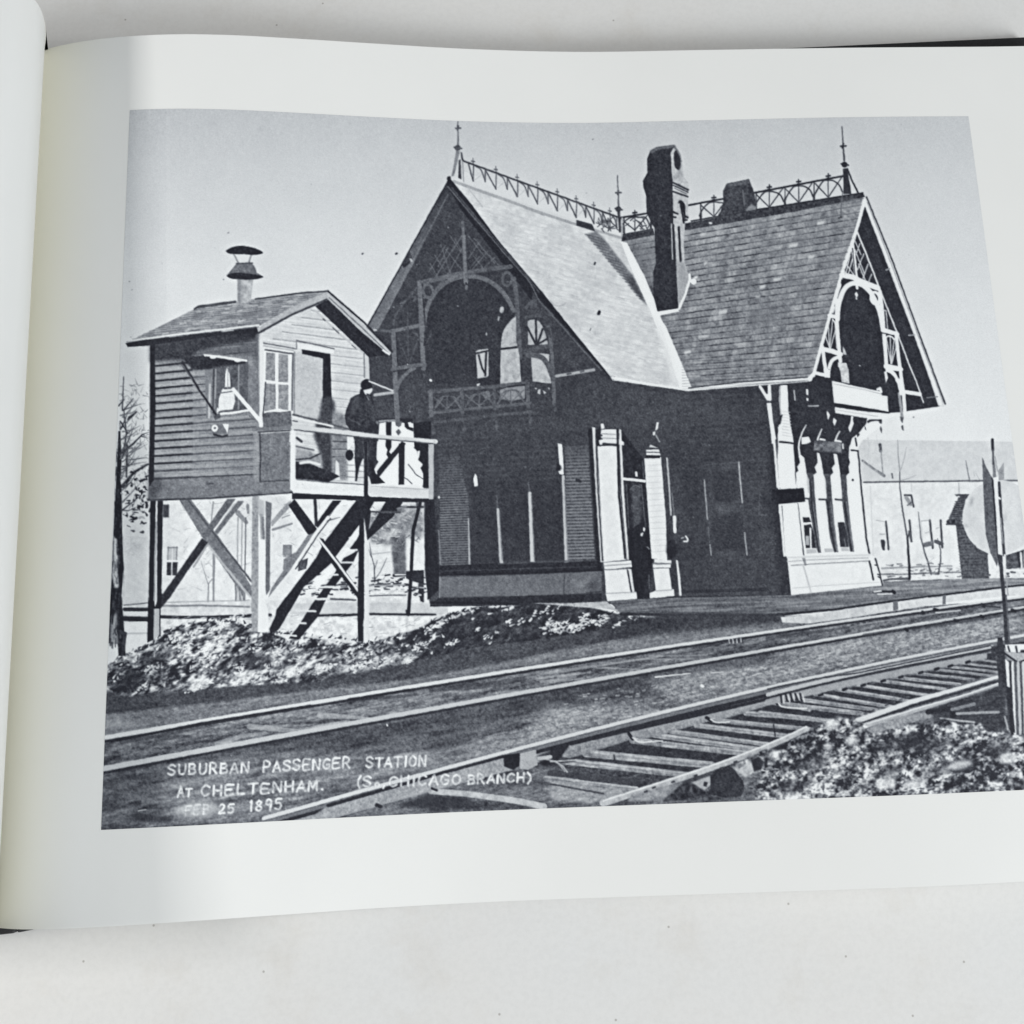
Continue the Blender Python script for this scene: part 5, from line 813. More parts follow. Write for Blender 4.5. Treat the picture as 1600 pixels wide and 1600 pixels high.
# cabin walls
P('cabin', 201 + 8*N1 + 8*N2 + 22*fbm(34, 1.8, 201, 7, 2), '. 404 520 494 476 576 554 578 604 579 758 458 752 402 700')
for i in range(17):
    y0 = 484 + i*13.2
    for xa, xb in ((404, 458), (516, 575)):
        if i < 5: xa, xb = (max(404, 494 - (i + .5)*15), min(576, 500 + (i + 1)*15))
        L('cabin', 152, [(xa, y0 + (xa - 480)*.14), (xb, y0 + (xb - 480)*.12)], 1.5, alpha=.75)
        L('cabin', 225, [(xa, y0 + 2.5 + (xa - 480)*.14), (xb, y0 + 2.5 + (xb - 480)*.12)], 1.4, alpha=.4)
L('cabin', 180, 'B 500 245 700 440 900 600', 3); L('cabin', 90, 'B 560 310 575 325', 2.4); L('cabin', 90, 'B 640 385 690 430', 1.6); L('cabin', 90, 'B 800 530 830 555', 1.6); L('cabin', 190, 'B 920 600 930 820', 5); L('cabin', 120, 'B 900 600 905 800', 2)
L('cabin', 105, 'B 60 512 330 560', 2); L('cabin', 100, 'B 340 490 650 560', 2); L('cabin', 120, 'B 340 490 338 560', 2); P('cabin', 212, 'B 20 460 60 490 70 1090 20 1200'); P('cabin', 216, 'B 340 505 650 565 650 600 380 560 350 560')
P('cabin_window', 222, 'B 65 545 335 590 335 1100 300 1110 280 1075 60 1095'); L('cabin_window', 80, 'B 78 568 310 602', 2.6); L('cabin_window', 110, 'B 308 610 300 1070', 3)
for s in ('B 85 590 160 596 160 828 80 820', 'B 188 600 268 612 268 842 186 835', 'B 82 850 165 852 165 1062 70 1082', 'B 186 856 270 862 270 1072 186 1060'): P('cabin_window', 138 + 34*N2, s)
L('cabin_window', 70, 'B 80 840 70 1000 58 1120', 2); P('cabin_window', 225, 'B 75 1085 160 1070 200 1085 100 1100')
P('cabin_door', 186 + 16*N2, 'B 330 595 385 600 560 640 555 1160 325 1110'); P('cabin_door', 190, 'B 350 850 370 880 365 980 345 980', soft=.8); P('cabin_door', 30, 'B 382 565 618 602 622 660 555 640 385 602'); P('cabin_door', 36 + 14*N2, 'B 558 620 620 602 630 960 632 1200 555 1200'); L('cabin_door', 140, 'B 322 590 318 1110', 2.6)
P('cabin', 62 + 14*N2, 'B 555 970 620 960 655 1000 660 1060 632 1200 640 1600 D 640 480 560 480 545 300 500 160 B 480 1290 500 1180 520 1140', soft=2); P('cabin', 128 + 20*N2, 'B 640 1070 740 1110 760 1200 780 1300 760 1500 760 1600 D 760 480 650 480 B 640 1600', soft=2)
for y in (1330, 1395, 1460): L('cabin', 66, f'B 640 {y} 760 {y+6}', 2)
P('cabin', 214, 'B 760 1290 815 1300 810 1340 770 1420 760 1500'); P('cabin', 214, 'B 770 1500 830 1480 825 1640 D 825 490 770 490')
for y in (230, 290, 350, 400, 450): L('cabin', 140, f'D 660 {y} 900 {y+10}', 1.6)
P('cabin', 205, 'D 665 310 690 340 700 480 660 480')
P('bundle', 40 + 20*N2, 'D 330 325 420 330 540 380 640 420 700 450 640 480 600 500 460 480 330 470'); P('bundle', 150 + 40*N1, 'D 330 220 440 240 540 280 545 370 440 340 330 320', soft=1.2); L('bundle', 70, 'D 335 310 450 300 540 260', 3); L('bundle', 205, 'D 370 340 450 330 530 350', 4); L('bundle', 70, 'D 340 130 380 160', 4); L('bundle', 110, 'D 335 200 480 230', 3)
# shaded side
P('cabin', np.interp(GX, [235, 300, 400], [150, 140, 126]) + 6*N1 + 10*N2 + 30*fbm(40, 1.8, 211, -4, 2), '. 234 540 403 514 405 668 406 700 458 690 458 768 232 782')
for i in range(19):
    y = 560.5 + i*11.72; s = -.105 + i*.0038; xe = 322 if i < 8 else (400 if i < 12 else 400); v = 36 if i < 15 else 70
    if i > 17: continue
    L('cabin', 165, [(242, y - 4.5), (xe, y - 4.5 + (xe - 242)*s)], 4, alpha=.45); L('cabin', v + 8, [(240, y), (min(xe, 300), y + (min(xe, 300) - 240)*s)], 3.3); L('cabin', v + 26, [(295, y + 55*s), (xe, y + (xe - 240)*s)], 2.2, 1.4, alpha=.8)
P('cabin', 118 + 18*N1 + 14*N2, 'C 440 590 1240 545 1560 590 1550 700 380 752 385 620'); L('cabin', 70, 'C 440 582 850 560 1280 540', 2.2); P('cabin', 54, 'C 385 560 480 560 500 640 430 740 380 750', soft=4, alpha=.6); L('cabin', 60, 'C 380 755 900 738 1580 690', 3); L('cabin', 80, 'C 870 620 920 615', 3)
P('cabin', 52 + 12*N1 + 12*N2, 'A 290 950 700 880 1180 800 1195 900 1130 930 900 960 700 1010 600 1090 480 1085 330 1090 290 1100', soft=3); P('cabin', 88 + 14*N2, 'A 720 1010 1100 950 1188 930 1190 1100 1110 1040 740 1040 640 1070', soft=2, alpha=.8)
for s in ('A 800 970 1140 945', 'A 900 1035 1150 1010', 'A 840 940 1160 905'): L('cabin', 62, s, 1.6, alpha=.7)
P('cabin', 34 + 10*N2, 'A 292 950 330 945 338 1600 C 440 0 430 590 390 640 385 560 400 0 A 290 1600'); L('cabin', 100, 'A 1185 880 1190 1500', 6, alpha=.5); P('cabin', 120 + 20*N2, 'A 1110 1110 1190 1080 1195 1590 1120 1560 1100 1500'); P('cabin', 150, 'C 1260 150 1310 150 1310 600 1255 600', soft=1, alpha=.6)
P('cabin_window', 120, 'A 745 1170 830 1140 840 1540 760 1570'); P('cabin_window', 88 + 24*N1, 'A 820 1140 1110 1092 1105 1500 842 1532'); L('cabin_window', 176, 'A 790 1290 782 1560', 3.6); L('cabin_window', 150, 'A 838 1160 835 1400', 2); L('cabin_window', 150, 'A 1030 1120 1028 1490', 2.4, alpha=.8); L('cabin_window', 60, 'A 820 1160 815 1520', 2)
P('cabin_window', 216 + 14*N2, 'A 930 1145 955 1200 962 1310 990 1330 1000 1420 980 1490 860 1505 865 1400 890 1330 915 1300 918 1200'); L('cabin_window', 110, 'A 880 1355 985 1340', 2); L('cabin_window', 90, 'A 912 1315 985 1310', 3.4); P('cabin_window', 226, 'A 845 1528 870 1500 850 1470'); L('cabin_window', 226, 'A 845 1532 980 1520 1108 1500', 3.6); L('cabin_window', 140, 'A 940 1140 938 1320', 1.4)
P('awning', 42 + 14*N2, 'A 560 1060 740 1040 1095 1090 1080 1110 830 1140 790 1160 640 1160 600 1110', soft=1); P('awning', 226, 'A 732 1032 860 1042 1100 1078 1098 1094 1000 1085 830 1055 745 1048'); P('awning', 222, ell(333, 558, 5, 2.4)); P('awning', 222, ell(372, 563.5, 6, 2.2)); L('awning', 42, 'A 560 1095 700 1330 850 1545', 3.4); L('awning', 84, 'A 545 1110 640 1240', 1.8); P('awning', 80, 'A 820 1545 870 1520 880 1560 830 1580'); L('awning', 228, 'A 985 1325 1100 1460 1210 1592 C 1325 135', 6)
P('lamp', 112, 'C 900 130 1050 115 1055 195 1040 200 920 205'); P('lamp', 216, 'C 1000 120 1052 118 1045 200'); P('lamp', 215, ell(335.6, 669, 5, 5.6)); P('lamp', 80, ell(336, 668.6, 2, 1.6)); L('lamp', 46, 'C 930 208 1000 225 1040 212', 3)
P('deck', 92 + 26*N2, 'C 1335 40 1400 10 1570 10 1580 130 1340 160'); P('deck', 226, 'C 1350 20 1450 0 1570 10 1480 20'); L('deck', 112, 'C 1265 165 1420 160 1590 145', 6); L('deck', 55, 'C 1300 188 1580 172', 2); P('deck', 112 + 22*N2, 'C 1310 200 1560 185 1550 590 1310 605'); L('deck', 62, 'C 1312 200 1318 380 1314 600', 2.6); L('deck', 66, 'C 1320 600 1550 590', 2); P('deck', 118 + 20*N2, 'C 1310 608 1555 596 1560 690 1310 705')
# deck, rails
P('deck', 218 + 8*N2, 'D 288 470 340 482 620 505 900 520 900 612 600 600 320 588 290 560'); P('deck', 204 + 8*N2, 'D 948 520 1200 535 1440 552 1440 640 1200 622 950 610'); L('deck', 70, 'D 340 476 600 500 900 518', 2, alpha=.7); L('deck', 40, 'D 330 605 620 622 900 640 1200 650 1440 650', 6)
P('deck', 38, 'D 300 590 900 615 1430 640 1440 655 1000 660 880 650 560 640 300 640'); L('deck', 150, 'D 960 532 1430 560', 1.4, alpha=.6)
P('deck', 218, 'D 288 60 330 62 325 480 325 580 285 560'); P('deck', 34, 'D 898 125 932 125 935 600 950 620 900 640'); P('deck', 196, 'D 928 130 962 130 962 590 935 590'); P('deck', 172, 'D 1436 180 1482 180 1480 640 1440 640')
L('deck', 86, 'B 310 1108 480 1150 660 1200 795 1235', 3); L('deck', 214, 'B 310 1130 500 1175 640 1205', 3); L('deck', 90, 'B 310 1160 345 1165', 2)
# the man
P('person', 47 + 16*N2 + 10*N1, 'B 868 930 900 925 950 940 985 1010 1010 1110 1028 1180 1022 1270 1020 1330 D 1010 160 1000 300 1020 330 985 390 1010 450 960 470 930 440 930 150 820 150 815 110 B 815 1320 805 1260 750 1190 738 1120 755 1060 790 970')
P('person', 50 + 14*N2, 'D 815 110 1010 120 1005 320 950 330 930 160 905 160 900 300 820 300 825 200'); P('person', 40, 'D 820 290 895 290 860 380 840 490 825 490 830 400'); P('person', 32, ell(546, 711, 6.4, 8.5)); P('person', 34, 'D 940 440 1000 450 1050 480 1078 505 960 510'); L('person', 34, 'D 960 330 970 460', 7)
P('person', 36, curve('B 873 880 875 840 905 815 940 815 960 840 962 875 930 880 890 900', 4)); P('person', 40, 'B 868 900 900 890 960 940 980 1000 860 960'); P('person', 200, curve('B 893 905 925 890 958 880 970 905 955 932 932 950 908 935', 4)); P('person', 60, 'B 920 930 945 935 950 990 935 1000'); L('person', 150, 'B 925 960 940 985', 2, alpha=.6); P('person', 78, 'B 800 985 850 945 862 1000 830 1100 790 1130', soft=2.5, alpha=.7); P('person', 74, 'B 960 1000 985 1040 1005 1150 980 1180 955 1090', soft=2.5, alpha=.7); L('person', 72, curve('B 770 1130 800 1160 860 1170 900 1150'), 2, alpha=.7); L('person', 66, 'B 905 960 920 1080 925 1230', 1.6, alpha=.7); L('person', 78, 'B 850 1180 870 1195', 2); P('person', 120, 'B 1000 1160 1022 1165 1020 1190 1000 1185', soft=.6); L('person', 64, 'D 850 140 858 280', 2.4, alpha=.6); L('person', 74, 'B 950 960 965 1060', 1.6, alpha=.7); L('person', 30, 'B 960 880 880 900', 3); L('person', 72, 'D 890 160 905 300', 1.6)
L('deck', 196, 'B 945 830 1040 870 1140 908', 2.6); L('deck', 168, 'B 990 945 1060 935 1140 925', 4.6); L('deck', 198, 'D 310 42 600 68 900 104 1200 138 1496 160', 7.2); L('deck', 80, 'D 320 62 900 125 1490 178', 1.8); P('deck', 178, 'D 1478 145 1496 148 1495 178 1478 175')
# roof of the cabin, stovepipe
P('cabin', 38 + 12*N2, 'B 494 205 605 145 700 235 900 415 1112 605 1095 612 940 632 900 590 700 400'); P('cabin_roof', 40, 'A 85 940 290 900 800 830 1175 795 1195 860 900 870 290 960 105 972')
P('cabin_roof', 150 + 22*N1 + 44*fbm(16, 3, 161, -6, 3), 'A 92 935 300 835 560 705 700 635 1000 590 1170 570 1600 515 B 600 85 300 210 30 370 A 1200 795 800 838 400 882 110 925')
for i in range(14):
    t = i/13; a = lerp((198, 534), (316, 480), t); b = lerp((404, 511), (510, 459), t); L('cabin_roof', 104, [a, lerp(a, b, .5) + np.array([0, rng.uniform(-.6, .6)]), b], 1.6, alpha=.6)
    for k in range(7): u = rng.random(); q = lerp(a, b, u); L('cabin_roof', rng.choice([90, 100, 200, 185]), [q, q + np.array([rng.uniform(6, 18), -rng.uniform(.6, 1.8)])], rng.uniform(1, 2.6), alpha=.6)
L('cabin_roof', 205, 'A 115 920 500 870 900 825 1195 790', 3); L('cabin_roof', 62, 'A 660 655 700 632 1000 592', 3); L('cabin_roof', 60, 'A 1170 572 1600 515 B 460 90', 2.4); P('cabin_roof', 74, 'A 700 632 990 588 1012 605 690 650'); L('cabin_roof', 60, 'B 440 90 600 80', 2.4)
P('cabin_roof', 172 + 12*N2, 'A 1185 820 B 300 210 595 85 610 105 600 148 300 275 20 420'); L('cabin_roof', 70, 'A 1195 855 B 300 275 590 150', 3.6); P('cabin_roof', 182 + 12*N2, 'B 595 90 640 120 900 360 1130 590 1112 612 880 420 600 148'); L('cabin_roof', 46, 'B 600 80 900 340 1135 585', 3); L('cabin_roof', 110, 'B 610 135 900 400 1100 595', 2); P('cabin_roof', 214, 'B 1060 560 1118 605 1110 615 1050 575')
P('stovepipe', 165 + 44*N1, 'A 1020 400 1150 400 1130 600 1080 605 1050 612 1020 608'); P('stovepipe', 118, 'A 1020 400 1045 400 1040 608 1020 608', soft=1, alpha=.7); P('stovepipe', 106 + 24*N2, 'A 1010 275 1140 272 1165 310 1182 352 1235 385 1160 400 1000 385 928 378'); P('stovepipe', 40, curve('A 928 380 960 360 1010 352 1090 358 1170 368 1235 385 1200 402 1130 410 1030 408 960 400 928 380', 4)); L('stovepipe', 140, 'A 990 200 1025 270', 2.6); L('stovepipe', 135, 'A 1132 205 1115 270', 2.6); L('stovepipe', 70, 'A 1010 275 1142 273', 2)
P('stovepipe', 36 + 10*N2, curve('A 920 172 960 145 1030 128 1110 135 1190 158 1232 188 1170 205 1080 200 1000 198 940 190 920 172', 4))

# --- banner signal at right and its stand
DISC = 204 + 14*fbm(16, 30, 171, 0, 3) + 6*N2
P('signal', DISC, ell(1560.5, 808, 56.5, 58.5, n=60)); P('signal', 150, 'R 1160 510 1185 520 1175 580 1140 590', soft=2, alpha=.7); P('signal', 160, 'R 1420 720 1460 700 1450 640 1470 560', soft=2, alpha=.4); P('signal', 150, 'R 1100 730 1140 760 1110 770', soft=1.5, alpha=.7)
P('signal', 92 + 22*N2 + 10*fbm(3, 60, 181), 'R 1252 180 1285 265 1342 370 1355 600 1392 1000 1375 1095 1320 980 1280 820 1265 560 1255 300'); P('signal', 40, 'R 1330 345 1348 380 1370 700 1398 1005 1390 1100 1378 1000 1352 640'); P('signal', 228, 'R 1345 350 1385 345 1392 600 1412 1000 1385 1005 1368 640'); L('signal', 64, 'R 1392 395 1408 650 1435 1000', 4.4); L('signal', 225, 'R 1385 520 1400 530', 3); L('signal', 150, 'R 1405 690 1425 900', 2)
P('signal', 150, 'R 1382 300 1432 225 1435 372 1390 375'); P('signal', 120, 'R 1338 160 1360 240 1368 350 1340 355'); L('signal', 50, 'R 1336 38 1340 120', 4.6); L('signal', 90, 'R 1340 120 1345 240', 3); L('signal', 150, 'R 1360 180 1380 300', 1.4)
P('signal', 56 + 12*N2, 'R 1385 990 1420 1000 1430 1180 W 1480 60 1505 420 1480 430 1468 200 1450 0'); L('signal', 205, 'R 1440 1000 1447 1180', 3); L('signal', 150, 'W 1488 0 1500 120', 2.4); L('signal', 90, 'W 1488 120 1512 430', 2)
P('signal_stand', 50 + 16*N2, 'W 1435 385 1465 382 1472 440 1480 480 1500 690 1440 640 1430 540 1430 500 1395 520 1368 515 1370 482 1395 480 1395 438 1432 440'); P('signal_stand', 60 + 14*N2, 'W 1440 620 1505 700 1520 960 1500 950 1490 760 1440 690')
P('signal_stand', 168 + 20*N2, 'W 1480 480 1600 482 1720 490 1720 520 1600 520 1560 540 1500 520'); P('signal_stand', 215, 'W 1480 430 1560 425 1660 425 1660 470 1540 478 1490 470'); L('signal_stand', 60, 'W 1500 440 1510 470', 3); L('signal_stand', 60, 'W 1550 440 1556 475', 3); L('signal_stand', 45, 'W 1585 470 1680 466', 4); L('signal_stand', 45, 'W 1480 485 1560 540 1640 520', 3.4)
P('signal_stand', 190, 'W 1510 560 1640 530 1680 1000 1560 980 1530 800')
for x, w, v in ((1512, 5, 44), (1528, 4, 205), (1545, 4.4, 84), (1562, 4, 180), (1578, 3.6, 76), (1596, 4, 190), (1612, 4, 80), (1630, 4, 190)): L('signal_stand', v, f'W {x} 540 {x+8} 740 {x+16} 985', w)
P('signal_stand', 214, 'W 1482 520 1505 540 1512 700 1495 690'); P('signal_stand', 44, 'W 1490 690 1520 700 1545 980 1515 980'); L('signal_stand', 215, 'W 1480 880 1500 960', 3, alpha=.6)

# --- hand-lettered caption, white on the negative
FONT = {'S': [[(.9, .16), (.6, 0), (.2, .08), (.12, .3), (.5, .48), (.88, .68), (.75, .95), (.4, 1), (.08, .86)]], 'U': [[(.1, 0), (.12, .7), (.3, .98), (.65, .98), (.85, .7), (.88, 0)]],
        'B': [[(.12, 0), (.14, 1)], [(.12, .03), (.65, .05), (.78, .25), (.6, .46), (.15, .48), (.72, .55), (.88, .78), (.66, .98), (.14, 1)]], 'R': [[(.12, 1), (.12, 0), (.65, .04), (.82, .26), (.62, .5), (.14, .52)], [(.42, .52), (.9, 1)]],
        'A': [[(.05, 1), (.5, 0), (.95, 1)], [(.2, .66), (.8, .66)]], 'N': [[(.1, 1), (.12, 0), (.86, 1), (.9, 0)]], 'P': [[(.12, 1), (.12, 0), (.7, .04), (.86, .28), (.65, .52), (.14, .54)]],
        'E': [[(.88, .02), (.12, .02), (.12, 1), (.9, .98)], [(.12, .5), (.72, .48)]], 'G': [[(.88, .16), (.5, 0), (.15, .25), (.1, .65), (.4, 1), (.82, .9), (.86, .58), (.55, .58)]], 'T': [[(.02, .04), (.98, .02)], [(.5, .03), (.5, 1)]],
        'I': [[(.5, 0), (.5, 1)]], 'O': [[(.5, 0), (.14, .22), (.1, .7), (.45, 1), (.84, .8), (.9, .3), (.5, 0)]], 'C': [[(.9, .18), (.5, 0), (.14, .3), (.12, .7), (.45, 1), (.9, .84)]], 'H': [[(.1, 0), (.12, 1)], [(.88, 0), (.9, 1)], [(.1, .5), (.88, .48)]],
        'L': [[(.14, 0), (.14, .98), (.85, .98)]], 'M': [[(.05, 1), (.14, .02), (.5, .7), (.84, .02), (.95, 1)]], 'F': [[(.88, .02), (.14, .02), (.14, 1)], [(.14, .48), (.7, .46)]], '(': [[(.8, -.1), (.35, .3), (.32, .75), (.7, 1.15)]], ')': [[(.2, -.1), (.65, .3), (.68, .75), (.3, 1.15)]],
        'o': [[(.5, .5), (.2, .72), (.45, 1), (.8, .78), (.5, .5)]], '.': [[(.4, .96), (.55, .98)]], ',': [[(.5, .9), (.3, 1.15)]], '1': [[(.3, .15), (.55, 0), (.55, 1)]], '8': [[(.5, 0), (.2, .2), (.5, .47), (.85, .74), (.5, 1), (.15, .74), (.5, .47), (.8, .2), (.5, 0)]], '9': [[(.82, .3), (.5, .5), (.18, .3), (.45, 0), (.82, .2), (.75, 1)]],
        '5': [[(.85, .02), (.25, .02), (.2, .42), (.6, .4), (.85, .68), (.6, .98), (.12, .9)]], '2': [[(.15, .2), (.45, 0), (.82, .2), (.6, .55), (.12, .98), (.92, .96)]], ' ': []}
P('track_bed', 190 + 30*N1, ell(310, 1264, 36, 9, rot=-4), soft=4, alpha=.75); P('track_bed', 160 + 30*N1, ell(372, 1262, 60, 8, rot=-4), soft=5, alpha=.4)
def letter(text, x0, y0, x1, y1, h, lw=3.1, v=None, a=.86, widths=None):
    v = (204 if v is None else v) + 46*N1 + 40*N2
    wts = np.array([(.55 if c in 'I(.,1' else .7 if c == ' ' else 1.0) for c in text]); pos = np.append(0, np.cumsum(wts))/wts.sum()
    for i, ch in enumerate(text):
        cw = (x1 - x0)*(pos[i+1] - pos[i])*.80; bx = x0 + (x1 - x0)*pos[i] + rng.uniform(-.4, .4); by = y0 + (y1 - y0)*pos[i] + rng.uniform(-.5, .5); hh = h*rng.uniform(.94, 1.04)
        for st in FONT[ch]:
            q = [(bx + cw*px + (1 - py)*1.0, by - hh + hh*py + (cw*px)*(y1 - y0)/(x1 - x0)) for px, py in st]
            L('caption', 150, np.array(q), lw + 2.2, alpha=.22, keep=True); L('caption', v, curve(q, 4) if len(q) > 3 else q, lw, alpha=a); 
            if rng.random() < .5: L('caption', 228, [q[0], lerp(q[0], q[1], .8)], lw*.9, alpha=a)
letter('SUBURBAN', 261, 1210.5, 392, 1207, 15.5); letter('PASSENGER', 410, 1206, 550, 1199.5, 16); letter('STATION', 571, 1199, 668, 1197, 15.5)
letter('A', 277, 1246, 289, 1245, 16.5); letter('T', 290, 1245, 302, 1244.5, 12.5); letter('CHELTENHAM', 313, 1244, 500, 1235, 15.5, 3.3); letter('.', 500, 1234, 508, 1234, 14)
letter('(S', 557, 1229.5, 583, 1229, 15.5); letter('o,', 584, 1229, 604, 1229, 14); letter('CHICAGO', 607, 1228.5, 723, 1224.5, 15.5); letter('BRANCH', 730, 1225, 822, 1221.5, 14); letter(')', 822, 1222, 834, 1222, 14)
letter('FEB', 288, 1274, 330, 1271, 15, 3.2, 218, .5); letter('25', 341, 1271, 369, 1269.5, 14.5, 3, 215); letter('1895', 389, 1268, 444, 1264, 16.5, 3.2, 210)

# dust and small blemishes of the old negative
for x, y, r, v in ((672.5, 594, 3.4, 235), (715, 478, 1.4, 150), (640, 643, 1.6, 150), (636.5, 569, 1.4, 190), (1170, 659, 1, 110), (1295, 577, 1.6, 120), (1343, 571, 1.8, 190), (700, 355, 1.8, 130), (741, 373, 1.6, 120), (697, 390, 1.6, 130), (615, 480, 1.6, 130), (1020, 628, 1.2, 130)): L(None, v, [(x, y), (x + .8, y + .4)], r)
for i in range(160): x, y = rng.uniform(200, 1560), rng.uniform(190, 1240); L(None, rng.choice([120, 215, 150]), [(x, y), (x + rng.uniform(0, 1.5), y + rng.uniform(0, 1))], rng.uniform(.6, 1.2), alpha=.5)

# --- photographic finish: lens softness, edge contrast, film grain
# edges of an old print are never ruled: a slight wander of every contour, and uneven silver in the mid-tones
wx = .55*fbm(7, 7, 301, octv=3, gain=.7); wy = .55*fbm(7, 7, 311, octv=3, gain=.7)
qx = np.clip(GX - OX - .5 + wx, 0, CW - 1.001); qy = np.clip(GY - OY - .5 + wy, 0, CH - 1.001); ix, iy = qx.astype(int), qy.astype(int); fx, fy = qx - ix, qy - iy
T0 = TONE; TONE = (T0[iy, ix]*(1 - fx) + T0[iy, ix + 1]*fx)*(1 - fy) + (T0[iy + 1, ix]*(1 - fx) + T0[iy + 1, ix + 1]*fx)*fy
midw = np.interp(TONE, [30, 60, 110, 165, 186, 216], [.35, .6, .8, .75, .12, .06]); TONE = TONE + midw*(13*fbm(8, 8, 321) + 10*fbm(34, 34, 331) + 9*N2)
TONE = blur(TONE, .45); TONE = TONE + .26*(TONE - blur(TONE, 5.0))
rs = np.random.RandomState(3); g1 = blur(rs.randn(CH, CW), .62); g1 /= g1.std(); g2 = blur(rs.randn(CH, CW), 1.3); g2 /= g2.std()
amp = .95*np.interp(TONE, [20, 50, 90, 150, 200, 240], [6.0, 8, 8.5, 6, 1.6, 1.0]); TONE = np.clip(TONE + amp*(.95*g1 + .35*g2), 16, 229)

# ------------------------------------------------------------------ lay the tones onto the page as sheets of ink
def to_lin(g): c = np.clip(g, 0, 255)/255; return np.where(c <= .04045, c/12.92, ((c + .055)/1.055)**2.4)
NU, NV = 1400, 1110
LIFT = .06*MM
u = np.linspace(ML, ML + PW, NU + 1); v = np.linspace(YT, YT - PH, NV + 1)
UU, VV = np.meshgrid(u, v, indexing='xy')
PT = page(UU.ravel(), VV.ravel(), LIFT).reshape(NV + 1, NU + 1, 3)
# where on the drawing sheet each spot of the print lies (the sheet was ruled from the photograph of the open page)
FPX = 1839.5; CX, CY = 841.92, 714.64
Rn = np.array(Rm); q = (PT - np.array([0, 0, S])) @ Rn
SX = CX + FPX*q[..., 0]/-q[..., 2]; SY = CY - FPX*q[..., 1]/-q[..., 2]
def sample(img, x, y):
    fx = np.clip(x - OX - .5, 0, CW - 1.001); fy = np.clip(y - OY - .5, 0, CH - 1.001); i = fx.astype(int); j = fy.astype(int); a = fx - i; b = fy - j
    return (img[j, i]*(1 - a) + img[j, i+1]*a)*(1 - b) + (img[j+1, i]*(1 - a) + img[j+1, i+1]*a)*b
INK = to_lin(sample(TONE, SX, SY))/to_lin(np.array(229.0))
sxc = (SX[:-1, :-1] + SX[1:, 1:])/2; syc = (SY[:-1, :-1] + SY[1:, 1:])/2
LAB = PART[np.clip((syc - OY).astype(int), 0, CH - 1), np.clip((sxc - OX).astype(int), 0, CW - 1)]
def ink_sheet(name, mask, parent, label):
    jj, ii = np.nonzero(mask); w = NU + 1
    quads = np.stack([jj*w + ii, (jj + 1)*w + ii, (jj + 1)*w + ii + 1, jj*w + ii + 1], 1)
    used, inv = np.unique(quads, return_inverse=True); nf = len(quads)
    me = D.meshes.new(name); me.vertices.add(len(used)); me.vertices.foreach_set('co', PT.reshape(-1, 3)[used].astype(np.float32).ravel())
    me.loops.add(nf*4); me.loops.foreach_set('vertex_index', inv.reshape(-1).astype(np.int32))
    me.polygons.add(nf); me.polygons.foreach_set('loop_start', np.arange(0, nf*4, 4, dtype=np.int32)); me.polygons.foreach_set('loop_total', np.full(nf, 4, np.int32))
    me.update(calc_edges=True); me.polygons.foreach_set('use_smooth', np.ones(nf, bool))
    at = me.attributes.new('ink', 'FLOAT', 'POINT'); at.data.foreach_set('value', INK.ravel()[used].astype(np.float32))
    me.materials.append(M_INK); o = D.objects.new(name, me); COL.objects.link(o); o.parent = parent
    return tag(o, label)
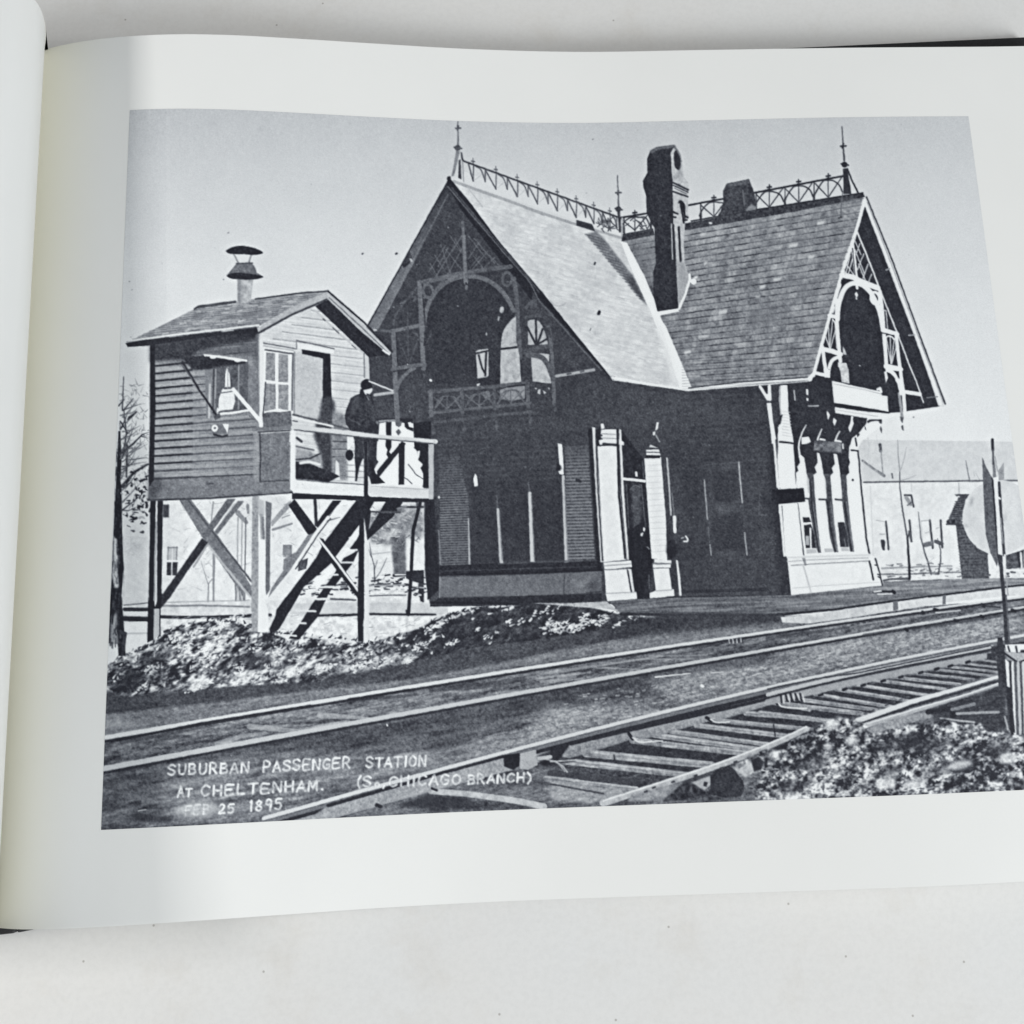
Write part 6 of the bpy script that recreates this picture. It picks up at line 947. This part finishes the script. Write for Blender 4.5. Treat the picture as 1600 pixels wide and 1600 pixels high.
SHEETS = {
 'house': ('printed_house', 'pale distant houses behind the station'), 'snow': ('printed_snow', 'bright snow on the ground'), 'bare_tree': ('printed_bare_tree', 'thin bare trees in the distance'),
 'shed': ('printed_shed', 'small dark brick hut with a pyramid roof beside the signal disc'), 'ladder': None, 'fence': ('printed_fence', 'dark fence and clutter beyond the cabin stilts'), 'tree': ('printed_tree', 'dark tree trunk and branches at the left edge'),
 'track_bed': ('printed_track_bed', 'dark gravel between the rails'), 'sleeper': ('printed_sleeper', 'weathered timber sleepers'), 'rail': ('printed_rails', 'steel rails of two tracks running to the right'), 'snow_heap': ('printed_snow_heap', 'heaps of dirty snow'), 'stone': ('printed_stone', 'dark stone beside the near rail'),
 'platform': ('printed_platform', 'plank platform in front of the station'), 'station_roof': ('printed_station_roof', 'bright sunlit roof slope of the left wing with white valley'), 'slate_roof': ('printed_slate_roof', 'grey slate roof slope of the right wing'),
 'ridge_cresting': ('printed_ridge_cresting', 'iron cresting along both ridges'), 'finial': ('printed_finial', 'three slender roof finials'), 'chimney': ('printed_chimney', 'tall brick chimney and a second one behind the ridge'),
 'station_wall': ('printed_station_wall', 'station wall in deep shadow'), 'gable': ('printed_gable', 'dark gables with their rakes'), 'gable_truss': ('printed_gable_truss', 'arched timber truss in the left gable'), 'window': ('printed_window', 'station windows'), 'balcony': ('printed_balcony', 'balconies under the two gables'),
 'shutter': ('printed_shutter', 'louvred panels on the left wing'), 'window_mullion': ('printed_mullion', 'lit mullions on the left wing'), 'doorway': ('printed_doorway', 'dark doorway between white columns'), 'column': ('printed_column', 'white panelled columns'), 'station_trim': ('printed_trim', 'thin white trim on the dark wall'),
 'bargeboard': ('printed_bargeboard', 'white arched bargeboard work of the right gable'), 'bay_wall': ('printed_bay', 'white sunlit bay of the right wing with its brackets'), 'sign_board': ('printed_sign_board', 'two plain sign boards'), 'stilts': ('printed_stilts', 'braced timber stilts under the cabin'), 'stairs': ('printed_stairs', 'open stairs up to the cabin deck'),
 'porch_post': ('printed_porch_post', 'dark turned porch posts behind the deck rail'), 'deck': ('printed_deck', 'cabin deck with its railings'), 'cabin': ('printed_cabin', 'clapboard cabin on stilts'), 'cabin_window': ('printed_cabin_window', 'two sash windows of the cabin'), 'cabin_door': ('printed_cabin_door', 'open cabin door'), 'bundle': ('printed_bundle', 'dark bundle lying on the deck'),
 'awning': ('printed_awning', 'propped awning over the cabin window'), 'lamp': ('printed_lamp', 'small lamp box on the cabin wall'), 'person': ('printed_person', 'man in dark cap and long coat standing at the deck rail'), 'cabin_roof': ('printed_cabin_roof', 'shingled cabin roof'), 'stovepipe': ('printed_stovepipe', 'stovepipe with a conical cap'),
 'signal': ('printed_signal', 'round white disc signal on a post'), 'signal_stand': ('printed_signal_stand', 'timber stand at the foot of the signal'), 'caption': ('printed_caption', 'white hand lettering SUBURBAN PASSENGER STATION AT CHELTENHAM (So. CHICAGO BRANCH) FEB 25 1895')}
LAB[LAB == TAGS.index('ladder')] = TAGS.index('bare_tree')
def pieces(mask, least=120, split=True):
    """the separate spots of one kind; with split=False crumbs are given to whatever they lie on"""
    par = []; prev = []; runs = []
    def find(i):
        while par[i] != i: par[i] = par[par[i]]; i = par[i]
        return i
    for j in range(mask.shape[0]):
        d = np.diff(np.concatenate([[0], mask[j].astype(np.int8), [0]])); st, en = np.nonzero(d == 1)[0], np.nonzero(d == -1)[0]; cur = []
        for a_, b_ in zip(st, en):
            k = len(par); par.append(k); runs.append((j, a_, b_)); cur.append((a_, b_, k))
            for c_, d_, m_ in prev:
                if c_ < b_ + 2 and a_ < d_ + 2: par[find(k)] = find(m_)
        prev = cur
    groups = {}
    for k, (j, a_, b_) in enumerate(runs): groups.setdefault(find(k), []).append((j, a_, b_))
    size = lambda g: sum(r[2] - r[1] for r in g)
    gs = sorted(groups.values(), key=size, reverse=True); big = [g for g in gs if size(g) >= least] or gs[:1]
    if not split:
        for g in gs[len(big):]:
            for j, a_, b_ in g: LAB[j, a_:b_] = LAB[j, a_ - 1] if a_ else 0
        return
    crumbs = []
    out = []
    for n_, g in enumerate(big):
        m = np.zeros_like(mask)
        for j, a_, b_ in g + (crumbs if n_ == 0 else []): m[j, a_:b_] = True
        out.append(m)
    return out
ONE = {'caption', 'fence', 'station_trim', 'gable_truss', 'bargeboard', 'ridge_cresting', 'track_bed', 'rail', 'tree', 'stilts', 'deck', 'cabin', 'station_wall', 'slate_roof', 'station_roof', 'platform', 'signal', 'signal_stand', 'stairs', 'person', 'awning', 'lamp', 'bay_wall', 'cabin_roof', 'stovepipe'}
for k, t in enumerate(TAGS):
    if k and t not in ('caption', 'ladder') and (LAB == k).any(): pieces(LAB == k, 60 if t in ONE else 120, False)
print_o = ink_sheet('printed_photograph', LAB == 0, book, 'black and white photograph of a railway station printed on the right-hand page')
for k, t in enumerate(TAGS):
    if k == 0 or t == 'ladder' or not (LAB == k).any(): continue
    nm, lb = SHEETS[t]
    for m in ([LAB == k] if t in ONE else pieces(LAB == k)): ink_sheet(nm, m, print_o, lb if t in ONE else None)
